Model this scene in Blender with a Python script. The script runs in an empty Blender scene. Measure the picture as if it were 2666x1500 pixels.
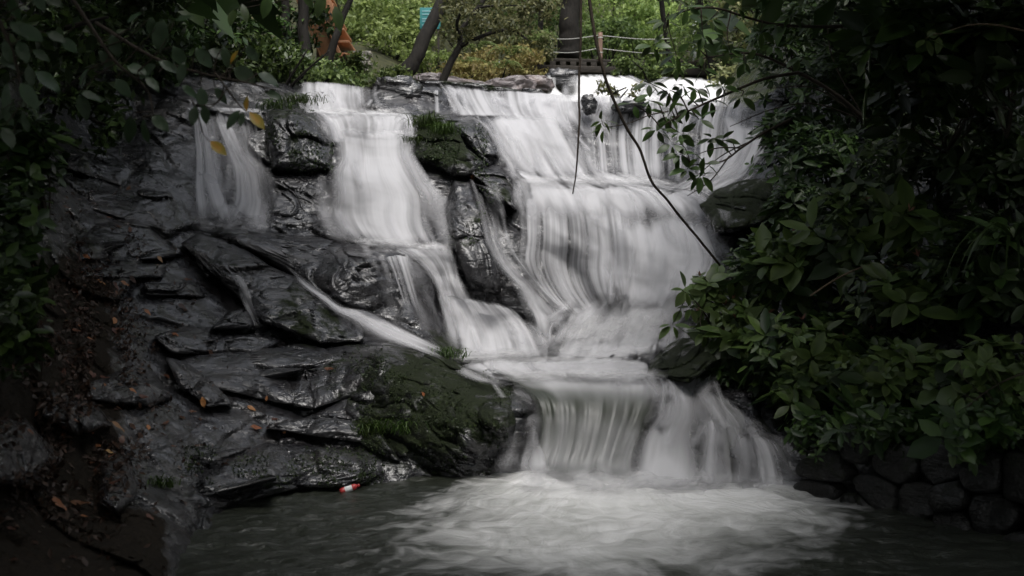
import bpy, math, random
import numpy as np
from mathutils import Vector

# ------------------------------------------------------------------ camera, sky, sun, exposure
scene = bpy.context.scene
COL = scene.collection
random.seed(11)
rng = np.random.default_rng(11)
R = math.radians

FPX, CX, CY, CZ = 2560.0, 1333.0, 750.0, 1.7      # focal length in photo pixels, centre, eye height
cam_d = bpy.data.cameras.new('camera')
cam = bpy.data.objects.new('camera', cam_d)
COL.objects.link(cam)
cam.location = (0, 0, CZ)
cam.rotation_euler = (R(90), 0, 0)
cam_d.sensor_width = 36.0
cam_d.lens = 36.0 * FPX / 2666.0
cam_d.clip_end = 500
cam_d.dof.use_dof = True
cam_d.dof.focus_distance = 11.5
cam_d.dof.aperture_fstop = 2.0
scene.camera = cam

SUN_ELEV, SUN_AZ = 64.0, 166.0      # azimuth: degrees from +Y turning to +X; 0 = from beyond the falls
world = bpy.data.worlds.new('World')
scene.world = world
world.use_nodes = True
wn = world.node_tree.nodes
wl = world.node_tree.links
for n in list(wn):
    wn.remove(n)
w_out = wn.new('ShaderNodeOutputWorld')
w_bg = wn.new('ShaderNodeBackground')
w_sky = wn.new('ShaderNodeTexSky')
w_sky.sky_type = 'NISHITA'
w_sky.sun_disc = False
w_sky.sun_elevation = R(SUN_ELEV)
w_sky.sun_rotation = R(SUN_AZ)
w_sky.air_density = 1.0
w_sky.dust_density = 4.0
w_sky.ozone_density = 1.0
w_hsv = wn.new('ShaderNodeHueSaturation')
w_hsv.inputs['Saturation'].default_value = 0.32       # cloud cover: almost no blue
wl.new(w_sky.outputs[0], w_hsv.inputs['Color'])
wl.new(w_hsv.outputs[0], w_bg.inputs['Color'])
w_bg.inputs['Strength'].default_value = 0.13
wl.new(w_bg.outputs[0], w_out.inputs['Surface'])

sun_d = bpy.data.lights.new('sun', 'SUN')
sun_d.energy = 1.5
sun_d.angle = R(32)
sun_d.color = (1.0, 0.97, 0.93)
sun = bpy.data.objects.new('sun', sun_d)
COL.objects.link(sun)
az, el = R(SUN_AZ), R(SUN_ELEV)
to_sun = Vector((math.sin(az) * math.cos(el), math.cos(az) * math.cos(el), math.sin(el)))
sun.rotation_euler = to_sun.to_track_quat('Z', 'Y').to_euler()

vs = scene.view_settings
vs.view_transform = 'Standard'
vs.look = 'None'
vs.exposure = 0.7
vs.gamma = 1.0
vs.use_curve_mapping = False
scene.cycles.use_denoising = True
try:
    scene.cycles.denoiser = 'OPENIMAGEDENOISE'
except Exception:
    pass
scene.cycles.max_bounces = 4
scene.cycles.diffuse_bounces = 2
scene.cycles.glossy_bounces = 2
scene.cycles.transmission_bounces = 3
scene.cycles.transparent_max_bounces = 10
scene.cycles.sample_clamp_indirect = 3.0
scene.cycles.use_adaptive_sampling = True
scene.cycles.adaptive_threshold = 0.02

# ------------------------------------------------------------------ small helpers
def W(px, py, D):
    px, py, D = np.broadcast_arrays(np.asarray(px, float), np.asarray(py, float), np.asarray(D, float))
    return np.stack([(px - CX) / FPX * D, D, CZ + (CY - py) / FPX * D], axis=-1)

def at(px, py, D):
    return W(px, py, D)

def hash3(ix, iy, iz, seed):
    with np.errstate(over='ignore'):
        n = (ix.astype(np.uint64) * np.uint64(374761393) + iy.astype(np.uint64) * np.uint64(668265263)
             + iz.astype(np.uint64) * np.uint64(2147483647) + np.uint64((seed * 974634599) & 0xFFFFFFFF)) & np.uint64(0xFFFFFFFF)
        n = ((n ^ (n >> np.uint64(13))) * np.uint64(1274126177)) & np.uint64(0xFFFFFFFF)
        n = ((n ^ (n >> np.uint64(15))) * np.uint64(2246822519)) & np.uint64(0xFFFFFFFF)
        n = n ^ (n >> np.uint64(16))
    return n.astype(float) / 4294967295.0

def vnoise(P, seed=0):
    P = np.asarray(P, float)
    i = np.floor(P).astype(np.int64)
    f = P - i
    f = f * f * f * (f * (f * 6 - 15) + 10)
    out = 0
    for dx in (0, 1):
        wx = f[..., 0] if dx else 1 - f[..., 0]
        for dy in (0, 1):
            wy = f[..., 1] if dy else 1 - f[..., 1]
            for dz in (0, 1):
                wz = f[..., 2] if dz else 1 - f[..., 2]
                out = out + wx * wy * wz * hash3(i[..., 0] + dx + 5000, i[..., 1] + dy + 5000, i[..., 2] + dz + 5000, seed)
    return out

def fbm(P, octv=4, seed=0, gain=0.5):
    P = np.asarray(P, float)
    a, s, t = 1.0, 0.0, 0.0
    for o in range(octv):
        s = s + a * vnoise(P * (2.03 ** o) + 17.3 * o, seed + o)
        t += a
        a *= gain
    return s / t

def voronoi(P, seed=0):
    """distance to the nearest and second nearest cell point, and a random value per cell"""
    P = np.asarray(P, float)
    i = np.floor(P).astype(np.int64)
    f1 = np.full(P.shape[:-1], 9.0); f2 = f1.copy(); val = np.zeros_like(f1); vx = np.zeros_like(f1); vz = np.zeros_like(f1)
    for dx in (-1, 0, 1):
        for dy in (-1, 0, 1):
            for dz in (-1, 0, 1):
                a, b, c = i[..., 0] + dx + 5000, i[..., 1] + dy + 5000, i[..., 2] + dz + 5000
                ox = hash3(a, b, c, seed + 1); oy = hash3(a, b, c, seed + 2); oz = hash3(a, b, c, seed + 3)
                d = np.sqrt((i[..., 0] + dx + ox - P[..., 0]) ** 2 + (i[..., 1] + dy + oy - P[..., 1]) ** 2 + (i[..., 2] + dz + oz - P[..., 2]) ** 2)
                near = d < f1
                f2 = np.where(near, f1, np.minimum(f2, d))
                h = hash3(a, b, c, seed + 4)
                val = np.where(near, h, val)
                vx = np.where(near, (P[..., 0] - (i[..., 0] + dx + ox)) * (hash3(a, b, c, seed + 5) - 0.5), vx)
                vz = np.where(near, (P[..., 2] - (i[..., 2] + dz + oz)) * (hash3(a, b, c, seed + 6) - 0.5), vz)
                f1 = np.where(near, d, f1)
    return f1, f2, val, vx + vz

def sstep(a, b, x):
    t = np.clip((x - a) / (b - a), 0, 1)
    return t * t * (3 - 2 * t)

def mesh_np(name, V, F, mat, smooth=True, attrs=None, uv=None):
    V = np.asarray(V, np.float32).reshape(-1, 3)
    F = np.asarray(F, np.int32)
    k = F.shape[1]
    me = bpy.data.meshes.new(name)
    me.vertices.add(len(V)); me.vertices.foreach_set('co', V.ravel())
    me.loops.add(F.size); me.loops.foreach_set('vertex_index', F.ravel())
    me.polygons.add(len(F)); me.polygons.foreach_set('loop_start', np.arange(0, F.size, k, dtype=np.int32))
    try:
        me.polygons.foreach_set('loop_total', np.full(len(F), k, np.int32))
    except Exception:
        pass
    me.update(calc_edges=True)
    if smooth:
        me.polygons.foreach_set('use_smooth', np.ones(len(F), bool))
    for an, av in (attrs or {}).items():
        at_ = me.attributes.new(an, 'FLOAT', 'POINT')
        at_.data.foreach_set('value', np.asarray(av, np.float32).ravel())
    if uv is not None:
        l = me.uv_layers.new(name='flow')
        l.data.foreach_set('uv', np.asarray(uv, np.float32)[F.ravel()].ravel())
    if mat is not None:
        me.materials.append(mat)
    return me

def link(name, me, parent=None, loc=None):
    o = bpy.data.objects.new(name, me)
    COL.objects.link(o)
    if parent is not None:
        o.parent = parent
    if loc is not None:
        o.location = loc
    return o

def tag(o, label=None, cat=None, group=None, kind=None):
    if label: o['label'] = label
    if cat: o['category'] = cat
    if group: o['group'] = group
    if kind: o['kind'] = kind
    return o

def thing(name, label, cat, loc=(0, 0, 0), group=None):
    o = bpy.data.objects.new(name, None)
    COL.objects.link(o)
    o.empty_display_size = 0.1
    o.location = tuple(float(c) for c in loc)
    return tag(o, label, cat, group)

def grid_faces(nr, nc):
    i = np.arange(nr * nc).reshape(nr, nc)
    return np.stack([i[:-1, :-1], i[:-1, 1:], i[1:, 1:], i[1:, :-1]], -1).reshape(-1, 4)

def smooth_line(pts, n, rad=None):
    """Catmull-Rom through pts, n samples"""
    P = np.asarray(pts, float)
    if len(P) == 2:
        t = np.linspace(0, 1, n)[:, None]
        return P[0] * (1 - t) + P[1] * t
    Q = np.vstack([2 * P[0] - P[1], P, 2 * P[-1] - P[-2]])
    t = np.linspace(0, len(P) - 1 - 1e-6, n)
    k = t.astype(int); f = (t - k)[:, None]
    p0, p1, p2, p3 = Q[k], Q[k + 1], Q[k + 2], Q[k + 3]
    return 0.5 * (2 * p1 + (p2 - p0) * f + (2 * p0 - 5 * p1 + 4 * p2 - p3) * f ** 2 + (3 * p1 - p0 - 3 * p2 + p3) * f ** 3)

def tube(pts, radii, sides=7, wob=0.0, seed=0):
    P = np.asarray(pts, float); n = len(P)
    Rr = np.interp(np.linspace(0, 1, n), np.linspace(0, 1, len(radii)), radii)
    T = np.gradient(P, axis=0); T /= np.linalg.norm(T, axis=1)[:, None] + 1e-9
    ref = np.array([0.31, 0.2, 0.93]) if abs(T[0][2]) < 0.8 else np.array([1.0, 0.1, 0.0])
    A = np.cross(T, ref); A /= np.linalg.norm(A, axis=1)[:, None] + 1e-9
    B = np.cross(T, A)
    ang = np.linspace(0, 2 * np.pi, sides, endpoint=False)
    rr = Rr[:, None] * np.ones(sides)
    if wob:
        q = np.stack(np.broadcast_arrays(np.cos(ang)[None] * 1.5 + seed, np.sin(ang)[None] * 1.5, np.linspace(0, n * 0.35, n)[:, None]), -1)
        rr = rr * (1 + wob * (fbm(q, 2, seed) - 0.5) * 2)
    V = P[:, None] + rr[..., None] * (np.cos(ang)[None, :, None] * A[:, None] + np.sin(ang)[None, :, None] * B[:, None])
    V = np.vstack([V.reshape(-1, 3), P[0], P[-1]])
    i = np.arange(n * sides).reshape(n, sides)
    j = np.roll(i, -1, axis=1)
    q = np.stack([i[:-1], j[:-1], j[1:], i[1:]], -1).reshape(-1, 4)
    tri = np.vstack([q[:, [0, 1, 2]], q[:, [0, 2, 3]],
                     np.stack([np.full(sides, n * sides), j[0], i[0]], -1), np.stack([np.full(sides, n * sides + 1), i[-1], j[-1]], -1)])
    return V, tri

def join(parts):
    Vs, Fs, o = [], [], 0
    for V, F in parts:
        Vs.append(V); Fs.append(np.asarray(F) + o); o += len(V)
    return np.vstack(Vs), np.vstack(Fs)

# ------------------------------------------------------------------ materials
class NT:
    def __init__(self, name):
        self.m = bpy.data.materials.new(name); self.m.use_nodes = True
        self.t = self.m.node_tree
        for n in list(self.t.nodes): self.t.nodes.remove(n)
        self.out = self.n('ShaderNodeOutputMaterial')
    def n(self, kind, **kw):
        x = self.t.nodes.new(kind)
        for k, v in kw.items(): setattr(x, k, v)
        return x
    def put(self, sock, v):
        if hasattr(v, 'links') and hasattr(v, 'node'): self.t.links.new(v, sock)
        else: sock.default_value = v
    def math(self, op, a, b=0.0, c=0.0, clamp=False):
        x = self.n('ShaderNodeMath', operation=op); x.use_clamp = clamp
        self.put(x.inputs[0], a); self.put(x.inputs[1], b); self.put(x.inputs[2], c)
        return x.outputs[0]
    def mix(self, f, a, b):
        x = self.n('ShaderNodeMix', data_type='RGBA')
        self.put(x.inputs[0], f); self.put(x.inputs[6], a); self.put(x.inputs[7], b)
        return x.outputs[2]
    def attr(self, name):
        return self.n('ShaderNodeAttribute', attribute_name=name).outputs['Fac']
    def coords(self, kind='Object', scale=(1, 1, 1), rot=(0, 0, 0), loc=(0, 0, 0)):
        tc = self.n('ShaderNodeTexCoord')
        mp = self.n('ShaderNodeMapping')
        self.t.links.new(tc.outputs[kind], mp.inputs['Vector'])
        mp.inputs['Scale'].default_value = scale; mp.inputs['Rotation'].default_value = rot; mp.inputs['Location'].default_value = loc
        return mp.outputs[0]
    def geo(self, which='Position'):
        return self.n('ShaderNodeNewGeometry').outputs[which]
    def vmap(self, v, scale, rot=(0, 0, 0), loc=(0, 0, 0)):
        mp = self.n('ShaderNodeMapping'); self.put(mp.inputs['Vector'], v)
        mp.inputs['Scale'].default_value = scale; mp.inputs['Rotation'].default_value = rot; mp.inputs['Location'].default_value = loc
        return mp.outputs[0]
    def noise(self, v, scale, detail=4.0, rough=0.55, dist=0.0, dim='3D'):
        x = self.n('ShaderNodeTexNoise', noise_dimensions=dim)
        self.put(x.inputs['Vector'], v)
        x.inputs['Scale'].default_value = scale; x.inputs['Detail'].default_value = detail
        x.inputs['Roughness'].default_value = rough; x.inputs['Distortion'].default_value = dist
        return x.outputs[0]
    def ramp(self, f, stops):
        x = self.n('ShaderNodeValToRGB'); self.put(x.inputs[0], f)
        el = x.color_ramp.elements
        while len(el) < len(stops): el.new(0.5)
        for e, (p, c) in zip(el, stops):
            e.position = p; e.color = c if len(c) == 4 else (*c, 1)
        return x.outputs[0]
    def bump(self, h, strength=0.5, dist=0.05, normal=None):
        x = self.n('ShaderNodeBump'); x.inputs['Strength'].default_value = strength; x.inputs['Distance'].default_value = dist
        self.put(x.inputs['Height'], h)
        if normal is not None: self.t.links.new(normal, x.inputs['Normal'])
        return x.outputs[0]
    def bsdf(self, color, rough, normal=None, spec=0.5, **kw):
        x = self.n('ShaderNodeBsdfPrincipled')
        self.put(x.inputs['Base Color'], color if not isinstance(color, tuple) or len(color) == 4 else (*color, 1))
        self.put(x.inputs['Roughness'], rough)
        x.inputs['Specular IOR Level'].default_value = spec
        if normal is not None: self.t.links.new(normal, x.inputs['Normal'])
        for k, v in kw.items(): self.put(x.inputs[k], v)
        return x.outputs[0]
    def mixsh(self, f, a, b):
        x = self.n('ShaderNodeMixShader'); self.put(x.inputs[0], f)
        self.t.links.new(a, x.inputs[1]); self.t.links.new(b, x.inputs[2])
        return x.outputs[0]
    def done(self, sh):
        self.t.links.new(sh, self.out.inputs['Surface']); return self.m

def mat_rock(name, dark=(0.006, 0.006, 0.007), pale=(0.042, 0.042, 0.047), wet=1.0, mossy=True):
    k = NT(name)
    P = k.geo('Position')
    strata = k.vmap(P, (0.7, 0.7, 3.2), rot=(0, R(-24), 0))
    n1 = k.noise(strata, 1.6, 4, 0.62, 0.4)
    n2 = k.noise(P, 9.0, 3, 0.6)
    n3 = k.noise(P, 42.0, 2, 0.6)
    c = k.ramp(k.math('ADD', k.math('MULTIPLY', n1, 0.65), k.math('MULTIPLY', n2, 0.35)),
               [(0.34, dark), (0.52, tuple((a + b) / 2.4 for a, b in zip(dark, pale))), (0.70, pale)])
    damp = k.math('MULTIPLY', k.math('SUBTRACT', k.noise(P, 1.7, 3, 0.6, 0.5), 0.42), 4.0, clamp=True)
    rough = k.math('ADD', k.math('ADD', k.math('MULTIPLY', k.math('MULTIPLY', n2, n2), 0.45), 0.42 - 0.36 * wet), k.math('MULTIPLY', damp, 0.30), clamp=True)
    h = k.math('ADD', k.math('MULTIPLY', n1, 1.0), k.math('ADD', k.math('MULTIPLY', n2, 0.30), k.math('MULTIPLY', n3, 0.15)))
    nrm = k.bump(h, 0.8, 0.10)
    brown = k.math('MULTIPLY', k.math('SUBTRACT', k.noise(P, 2.3, 3, 0.6, 0.6), 0.48), 3.0, clamp=True)
    c = k.mix(k.math('MULTIPLY', brown, 0.55), c, (*(p * q for p, q in zip(pale, (0.80, 0.62, 0.46))), 1))
    rock = k.bsdf(c, rough, nrm, 0.5 + 0.35 * wet, **{'Coat Weight': 0.35 * wet, 'Coat Roughness': 0.1})
    sn = k.math('MULTIPLY', k.math('SUBTRACT', k.math('ADD', k.attr('soil'), k.math('MULTIPLY', k.math('SUBTRACT', k.noise(P, 5.0, 4, 0.65), 0.5), 1.2)), 0.45), 4.0, clamp=True)
    soil = k.bsdf(k.ramp(k.noise(P, 30, 4, 0.7), [(0.3, (0.006, 0.005, 0.003)), (0.6, (0.022, 0.016, 0.010)), (0.8, (0.045, 0.030, 0.018))]), 0.85, k.bump(k.noise(P, 38, 4, 0.7), 0.9, 0.04, nrm), 0.2)
    rock = k.mixsh(sn, rock, soil)
    if not mossy:
        return k.done(rock)
    mn = k.noise(P, 3.4, 4, 0.7)
    up = k.n('ShaderNodeSeparateXYZ'); k.t.links.new(k.geo('Normal'), up.inputs[0])
    f = k.math('ADD', k.math('ADD', k.attr('moss'), k.math('MULTIPLY', k.math('SUBTRACT', mn, 0.5), 1.9)), k.math('MULTIPLY', up.outputs[2], 0.12))
    f = k.math('MULTIPLY', k.math('SUBTRACT', f, 0.68), 3.5, clamp=True)
    mc = k.ramp(k.noise(P, 25, 4, 0.7), [(0.3, (0.004, 0.006, 0.002)), (0.55, (0.014, 0.021, 0.006)), (0.8, (0.036, 0.047, 0.012))])
    mnrm = k.bump(k.noise(P, 70, 4, 0.7), 0.9, 0.03, nrm)
    moss = k.bsdf(mc, 0.85, mnrm, 0.25)
    return k.done(k.mixsh(f, rock, moss))

M = {}
M['rock'] = mat_rock('wet_slate')
M['dryrock'] = mat_rock('pale_rock', (0.10, 0.085, 0.085), (0.34, 0.29, 0.29), 0.5)

def water_body(k, P, scale=1.0, color=(0.030, 0.034, 0.026)):
    w = k.noise(k.vmap(P, (1.0, 1.6, 1.0)), 3.0 * scale, 5, 0.6, 0.6)
    w2 = k.noise(k.vmap(P, (1.0, 2.2, 1.0)), 14.0 * scale, 4, 0.6)
    nrm = k.bump(k.math('ADD', w, k.math('MULTIPLY', w2, 0.35)), 0.55, 0.10)
    return k.bsdf((*color, 1), 0.16, nrm, 0.5), nrm

def foam_colour(k, v):
    # aerated water: near white, faintly green where it is thick
    return k.mix(v, (0.80, 0.81, 0.80, 1), (0.86, 0.86, 0.87, 1))

def mat_fall(name, fu=16.0, fv=0.24, soft=0.42, fine=0.22, back='clear', tint=(0.60, 0.60, 0.62), body_c=(0.045, 0.050, 0.040)):
    """long soft threads of white water; between them the rock (or green water) shows"""
    k = NT(name)
    uvn = k.n('ShaderNodeUVMap', uv_map='flow').outputs[0]
    warp = k.noise(uvn, 1.3, 0, 0.5, dim='2D')
    wv = k.n('ShaderNodeCombineXYZ'); k.put(wv.inputs[0], k.math('MULTIPLY', k.math('SUBTRACT', warp, 0.5), 0.05))
    va = k.n('ShaderNodeVectorMath', operation='ADD'); k.put(va.inputs[0], uvn); k.t.links.new(wv.outputs[0], va.inputs[1])
    u = va.outputs[0]
    n1 = k.noise(k.vmap(u, (fu, fv, 1)), 1.0, 1, 0.5, dim='2D')
    n2 = k.noise(k.vmap(u, (fu * 0.36, fv * 0.9, 1), loc=(3.7, 1.2, 0)), 1.0, 1, 0.5, dim='2D')
    n3 = k.noise(k.vmap(u, (fu * 0.11, fv * 1.3, 1), loc=(1.7, 5.2, 0)), 1.0, 0, 0.5, dim='2D')
    n = k.math('ADD', k.math('MULTIPLY', n1, fine), k.math('ADD', k.math('MULTIPLY', n2, 0.40), k.math('MULTIPLY', n3, 0.60 - fine)))
    n = k.math('ADD', k.math('MULTIPLY', k.math('SUBTRACT', n, 0.5), 2.8), 0.5)
    d = k.attr('dens')
    a = k.math('ADD', k.math('DIVIDE', k.math('SUBTRACT', n, k.math('SUBTRACT', 1.0, d)), 2 * soft), 0.5, clamp=True)
    thin = k.math('ADD', k.math('ADD', k.math('MULTIPLY', n, 0.38), 0.66), k.math('MULTIPLY', k.math('MAXIMUM', k.math('SUBTRACT', k.attr('dens'), 0.85), 0.0), 0.9), clamp=True)
    a = k.math('MULTIPLY', a, thin)
    nb = k.bump(n, 0.25, 0.05)
    df = k.n('ShaderNodeBsdfDiffuse'); df.inputs['Color'].default_value = (*tint, 1); k.t.links.new(nb, df.inputs['Normal'])
    tr = k.n('ShaderNodeBsdfTranslucent'); tr.inputs['Color'].default_value = (*tint, 1)
    white = k.mixsh(0.28, df.outputs[0], tr.outputs[0])
    bk = k.n('ShaderNodeBsdfTransparent').outputs[0]
    if back == 'clear':
        sh = k.mixsh(k.math('MULTIPLY', a, k.attr('edge'), clamp=True), bk, white)
    else:
        body = k.bsdf((*body_c, 1), 0.42, nb, 0.4)
        core = k.mixsh(a, body, white)
        sh = k.mixsh(k.attr('edge'), bk, core)
    return k.done(sh)

M['fall'] = mat_fall('falling_water')
M['fall_wide'] = mat_fall('falling_water_soft', fu=11.0, fv=0.20, soft=0.55, fine=0.18)
M['veil'] = mat_fall('thin_falling_water', fu=18.0, fv=0.22, soft=0.34, fine=0.30)
M['strand'] = mat_fall('loose_threads_of_water', fu=14.0, fv=0.3, soft=0.7, fine=0.15)
M['fall_lit_tint'] = mat_fall('water_lit_by_tint', fu=9.0, fv=0.34, soft=0.5, fine=0.2, tint=(0.90, 0.90, 0.90))  # same falling water, tint whitened to stand in for stronger light upstream
M['lip'] = mat_fall('smooth_green_water', fu=7.0, fv=0.40, soft=0.6, fine=0.14, back='body')

def mat_foam():
    k = NT('churned_foam')
    uvn = k.n('ShaderNodeUVMap', uv_map='flow').outputs[0]
    n = k.noise(k.vmap(uvn, (5.0, 7.0, 1)), 1.0, 2, 0.6, 0.3, dim='2D')
    n = k.math('ADD', k.math('MULTIPLY', k.math('SUBTRACT', n, 0.5), 1.6), 0.5)
    a = k.math('ADD', k.math('DIVIDE', k.math('SUBTRACT', n, k.math('SUBTRACT', 1.0, k.attr('dens'))), 1.1), 0.45, clamp=True)
    a = k.math('MULTIPLY', k.math('MULTIPLY', a, k.attr('edge'), clamp=True), 0.85)
    df = k.n('ShaderNodeBsdfDiffuse'); df.inputs['Color'].default_value = (0.66, 0.66, 0.67, 1)
    tr = k.n('ShaderNodeBsdfTranslucent'); tr.inputs['Color'].default_value = (0.74, 0.74, 0.75, 1)
    return k.done(k.mixsh(a, k.n('ShaderNodeBsdfTransparent').outputs[0], k.mixsh(.3, df.outputs[0], tr.outputs[0])))
M['foam'] = mat_foam()

def mat_pool():
    k = NT('pool_water')
    P = k.geo('Position')
    uvn = k.n('ShaderNodeUVMap', uv_map='flow').outputs[0]
    body, nrm = water_body(k, P, 1.0, (0.024, 0.027, 0.021))
    thick = k.math('POWER', k.math('MAXIMUM', k.attr('dens'), 0.0), 2.2, clamp=True)
    aer = k.bsdf(k.mix(thick, (0.020, 0.023, 0.017, 1), (0.26, 0.275, 0.235, 1)), 0.3, nrm, 0.5)
    body = aer
    wx = k.noise(k.vmap(P, (1, 1, 0)), 0.9, 2, 0.5, dim='2D')
    wv = k.n('ShaderNodeCombineXYZ'); k.put(wv.inputs[0], k.math('MULTIPLY', k.math('SUBTRACT', wx, 0.5), 1.1)); k.put(wv.inputs[1], k.math('MULTIPLY', k.math('SUBTRACT', wx, 0.5), -0.7))
    va = k.n('ShaderNodeVectorMath', operation='ADD'); k.put(va.inputs[0], uvn); k.t.links.new(wv.outputs[0], va.inputs[1])
    n1 = k.noise(k.vmap(va.outputs[0], (2.6, 0.9, 1)), 1.0, 4, 0.6, 0.6, dim='2D')
    n2 = k.noise(k.vmap(P, (1.0, 1.5, 0), rot=(0, 0, R(-14))), 1.7, 5, 0.62, 1.2, dim='2D')
    n3 = k.noise(k.vmap(va.outputs[0], (11.0, 1.8, 1)), 1.0, 2, 0.6, 0.3, dim='2D')
    n = k.math('ADD', k.math('MULTIPLY', n1, 0.36), k.math('ADD', k.math('MULTIPLY', n2, 0.44), k.math('MULTIPLY', n3, 0.20)))
    n = k.math('ADD', k.math('MULTIPLY', k.math('SUBTRACT', n, 0.5), 2.6), 0.5)
    a = k.math('ADD', k.math('DIVIDE', k.math('SUBTRACT', n, k.math('SUBTRACT', 1.0, k.attr('dens'))), 1.05), 0.42, clamp=True)
    a = k.math('MULTIPLY', a, 0.9)
    df = k.n('ShaderNodeBsdfDiffuse'); df.inputs['Color'].default_value = (0.70, 0.70, 0.70, 1)
    k.t.links.new(k.bump(n, 0.5, 0.08), df.inputs['Normal'])
    return k.done(k.mixsh(a, body, df.outputs[0]))
M['pool'] = mat_pool()

def mat_leaf(name, c1, c2, rough=0.42, trans=0.3, spec=0.4):
    k = NT(name)
    t = k.attr('tint')
    col = k.mix(t, (*c1, 1), (*c2, 1))
    inf = k.n('ShaderNodeObjectInfo').outputs['Random']
    hs = k.n('ShaderNodeHueSaturation'); k.put(hs.inputs['Color'], col)
    k.put(hs.inputs['Value'], k.math('ADD', k.math('MULTIPLY', inf, 0.5), 0.75))
    k.put(hs.inputs['Hue'], k.math('ADD', k.math('MULTIPLY', inf, 0.02), 0.49))
    col = hs.outputs[0]
    b = k.bsdf(col, rough, None, spec)
    tr = k.n('ShaderNodeBsdfTranslucent'); k.put(tr.inputs['Color'], col)
    return k.done(k.mixsh(trans, b, tr.outputs[0]))

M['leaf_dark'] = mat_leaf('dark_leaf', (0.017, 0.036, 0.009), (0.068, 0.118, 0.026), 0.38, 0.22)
M['leaf_bank'] = mat_leaf('bank_leaf', (0.020, 0.040, 0.012), (0.120, 0.180, 0.042), 0.42, 0.26)
M['leaf_front'] = mat_leaf('front_leaf', (0.020, 0.042, 0.017), (0.046, 0.080, 0.034), 0.40, 0.2)
M['leaf_sun'] = mat_leaf('sunlit_leaf', (0.060, 0.100, 0.030), (0.24, 0.32, 0.095), 0.5, 0.40)  # green raised so the colour carries open-sky light on the slope behind
M['leaf_lime'] = mat_leaf('lime_leaf', (0.13, 0.20, 0.050), (0.36, 0.46, 0.14), 0.5, 0.42)  # yellow-green leaf, its colour also brightened in place of background light
M['leaf_olive'] = mat_leaf('olive_leaf', (0.070, 0.088, 0.034), (0.27, 0.27, 0.11), 0.5, 0.36)
M['leaf_straw'] = mat_leaf('dry_grass', (0.20, 0.15, 0.055), (0.32, 0.30, 0.10), 0.6, 0.35)
M['leaf_fern'] = mat_leaf('fern_frond', (0.12, 0.19, 0.055), (0.28, 0.34, 0.13), 0.5, 0.35)
M['leaf_dead'] = mat_leaf('dead_leaf', (0.020, 0.011, 0.007), (0.065, 0.034, 0.018), 0.5, 0.1)
M['leaf_bud'] = mat_leaf('pink_bud', (0.20, 0.085, 0.060), (0.26, 0.14, 0.09), 0.5, 0.25)
M['leaf_yellow'] = mat_leaf('yellow_leaf', (0.30, 0.26, 0.03), (0.55, 0.30, 0.04), 0.4, 0.3)
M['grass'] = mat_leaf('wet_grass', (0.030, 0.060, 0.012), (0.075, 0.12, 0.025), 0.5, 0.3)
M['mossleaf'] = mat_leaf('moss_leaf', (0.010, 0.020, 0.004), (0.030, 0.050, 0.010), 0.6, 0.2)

def mat_plain(name, c1, c2, scale=8.0, rough=0.7, stretch=(1, 1, 1), bumpd=0.02, spec=0.3):
    k = NT(name)
    P = k.vmap(k.coords('Object'), stretch)
    n = k.noise(P, scale, 5, 0.62, 0.3)
    return k.done(k.bsdf(k.ramp(n, [(0.3, c1), (0.7, c2)]), rough, k.bump(n, 0.6, bumpd), spec))

M['bark'] = mat_plain('dark_bark', (0.006, 0.005, 0.004), (0.022, 0.019, 0.015), 7, 0.85, (3, 3, 0.7), 0.03)
M['bark_moss'] = mat_plain('mossy_bark', (0.005, 0.006, 0.003), (0.022, 0.024, 0.011), 9, 0.9, (3, 3, 0.9), 0.05)
M['twig'] = mat_plain('twig', (0.018, 0.013, 0.009), (0.05, 0.037, 0.026), 12, 0.8, (1, 1, 1), 0.01)
M['twig_pale'] = mat_plain('pale_twig', (0.10, 0.075, 0.045), (0.17, 0.12, 0.08), 12, 0.7, (1, 1, 1), 0.01)
M['earth'] = mat_plain('damp_earth', (0.010, 0.009, 0.006), (0.034, 0.029, 0.018), 9, 0.8, (1, 1, 1), 0.05)
M['forest_floor'] = mat_plain('leafy_slope', (0.010, 0.014, 0.005), (0.055, 0.055, 0.022), 3, 0.9, (1, 1, 1), 0.08)
M['oldwood'] = mat_plain('grey_wood', (0.014, 0.012, 0.010), (0.05, 0.042, 0.034), 9, 0.8, (0.6, 4, 4), 0.01)
M['post'] = mat_plain('brown_post', (0.16, 0.10, 0.075), (0.30, 0.20, 0.15), 9, 0.7, (4, 4, 0.6), 0.01)
M['orange_wood'] = mat_plain('orange_varnished_wood', (0.40, 0.18, 0.09), (0.60, 0.31, 0.17), 7, 0.5, (4, 4, 0.8), 0.006)
M['brown_wood'] = mat_plain('brown_panel_wood', (0.15, 0.075, 0.035), (0.26, 0.13, 0.06), 7, 0.6, (4, 4, 0.8), 0.006)
M['rope'] = mat_plain('pale_rope', (0.45, 0.44, 0.41), (0.65, 0.64, 0.60), 40, 0.8, (1, 1, 1), 0.004)
M['pipe'] = mat_plain('white_pipe', (0.78, 0.80, 0.82), (0.86, 0.87, 0.88), 10, 0.35, (1, 1, 1), 0.001, 0.5)
M['teal'] = mat_plain('teal_board', (0.03, 0.17, 0.17), (0.05, 0.24, 0.24), 5, 0.5, (1, 1, 1), 0.002)
M['teal_text'] = mat_plain('pale_lettering', (0.25, 0.45, 0.48), (0.32, 0.52, 0.55), 5, 0.5, (1, 1, 1), 0.001)
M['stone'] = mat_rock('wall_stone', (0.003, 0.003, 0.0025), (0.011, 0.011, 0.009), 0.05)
M['grey_stone'] = mat_rock('grey_block_stone', (0.16, 0.16, 0.14), (0.38, 0.37, 0.32), 0.2)
M['plastic_red'] = mat_plain('red_plastic', (0.30, 0.025, 0.025), (0.40, 0.04, 0.035), 9, 0.3, (1, 1, 1), 0.001, 0.5)
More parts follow.
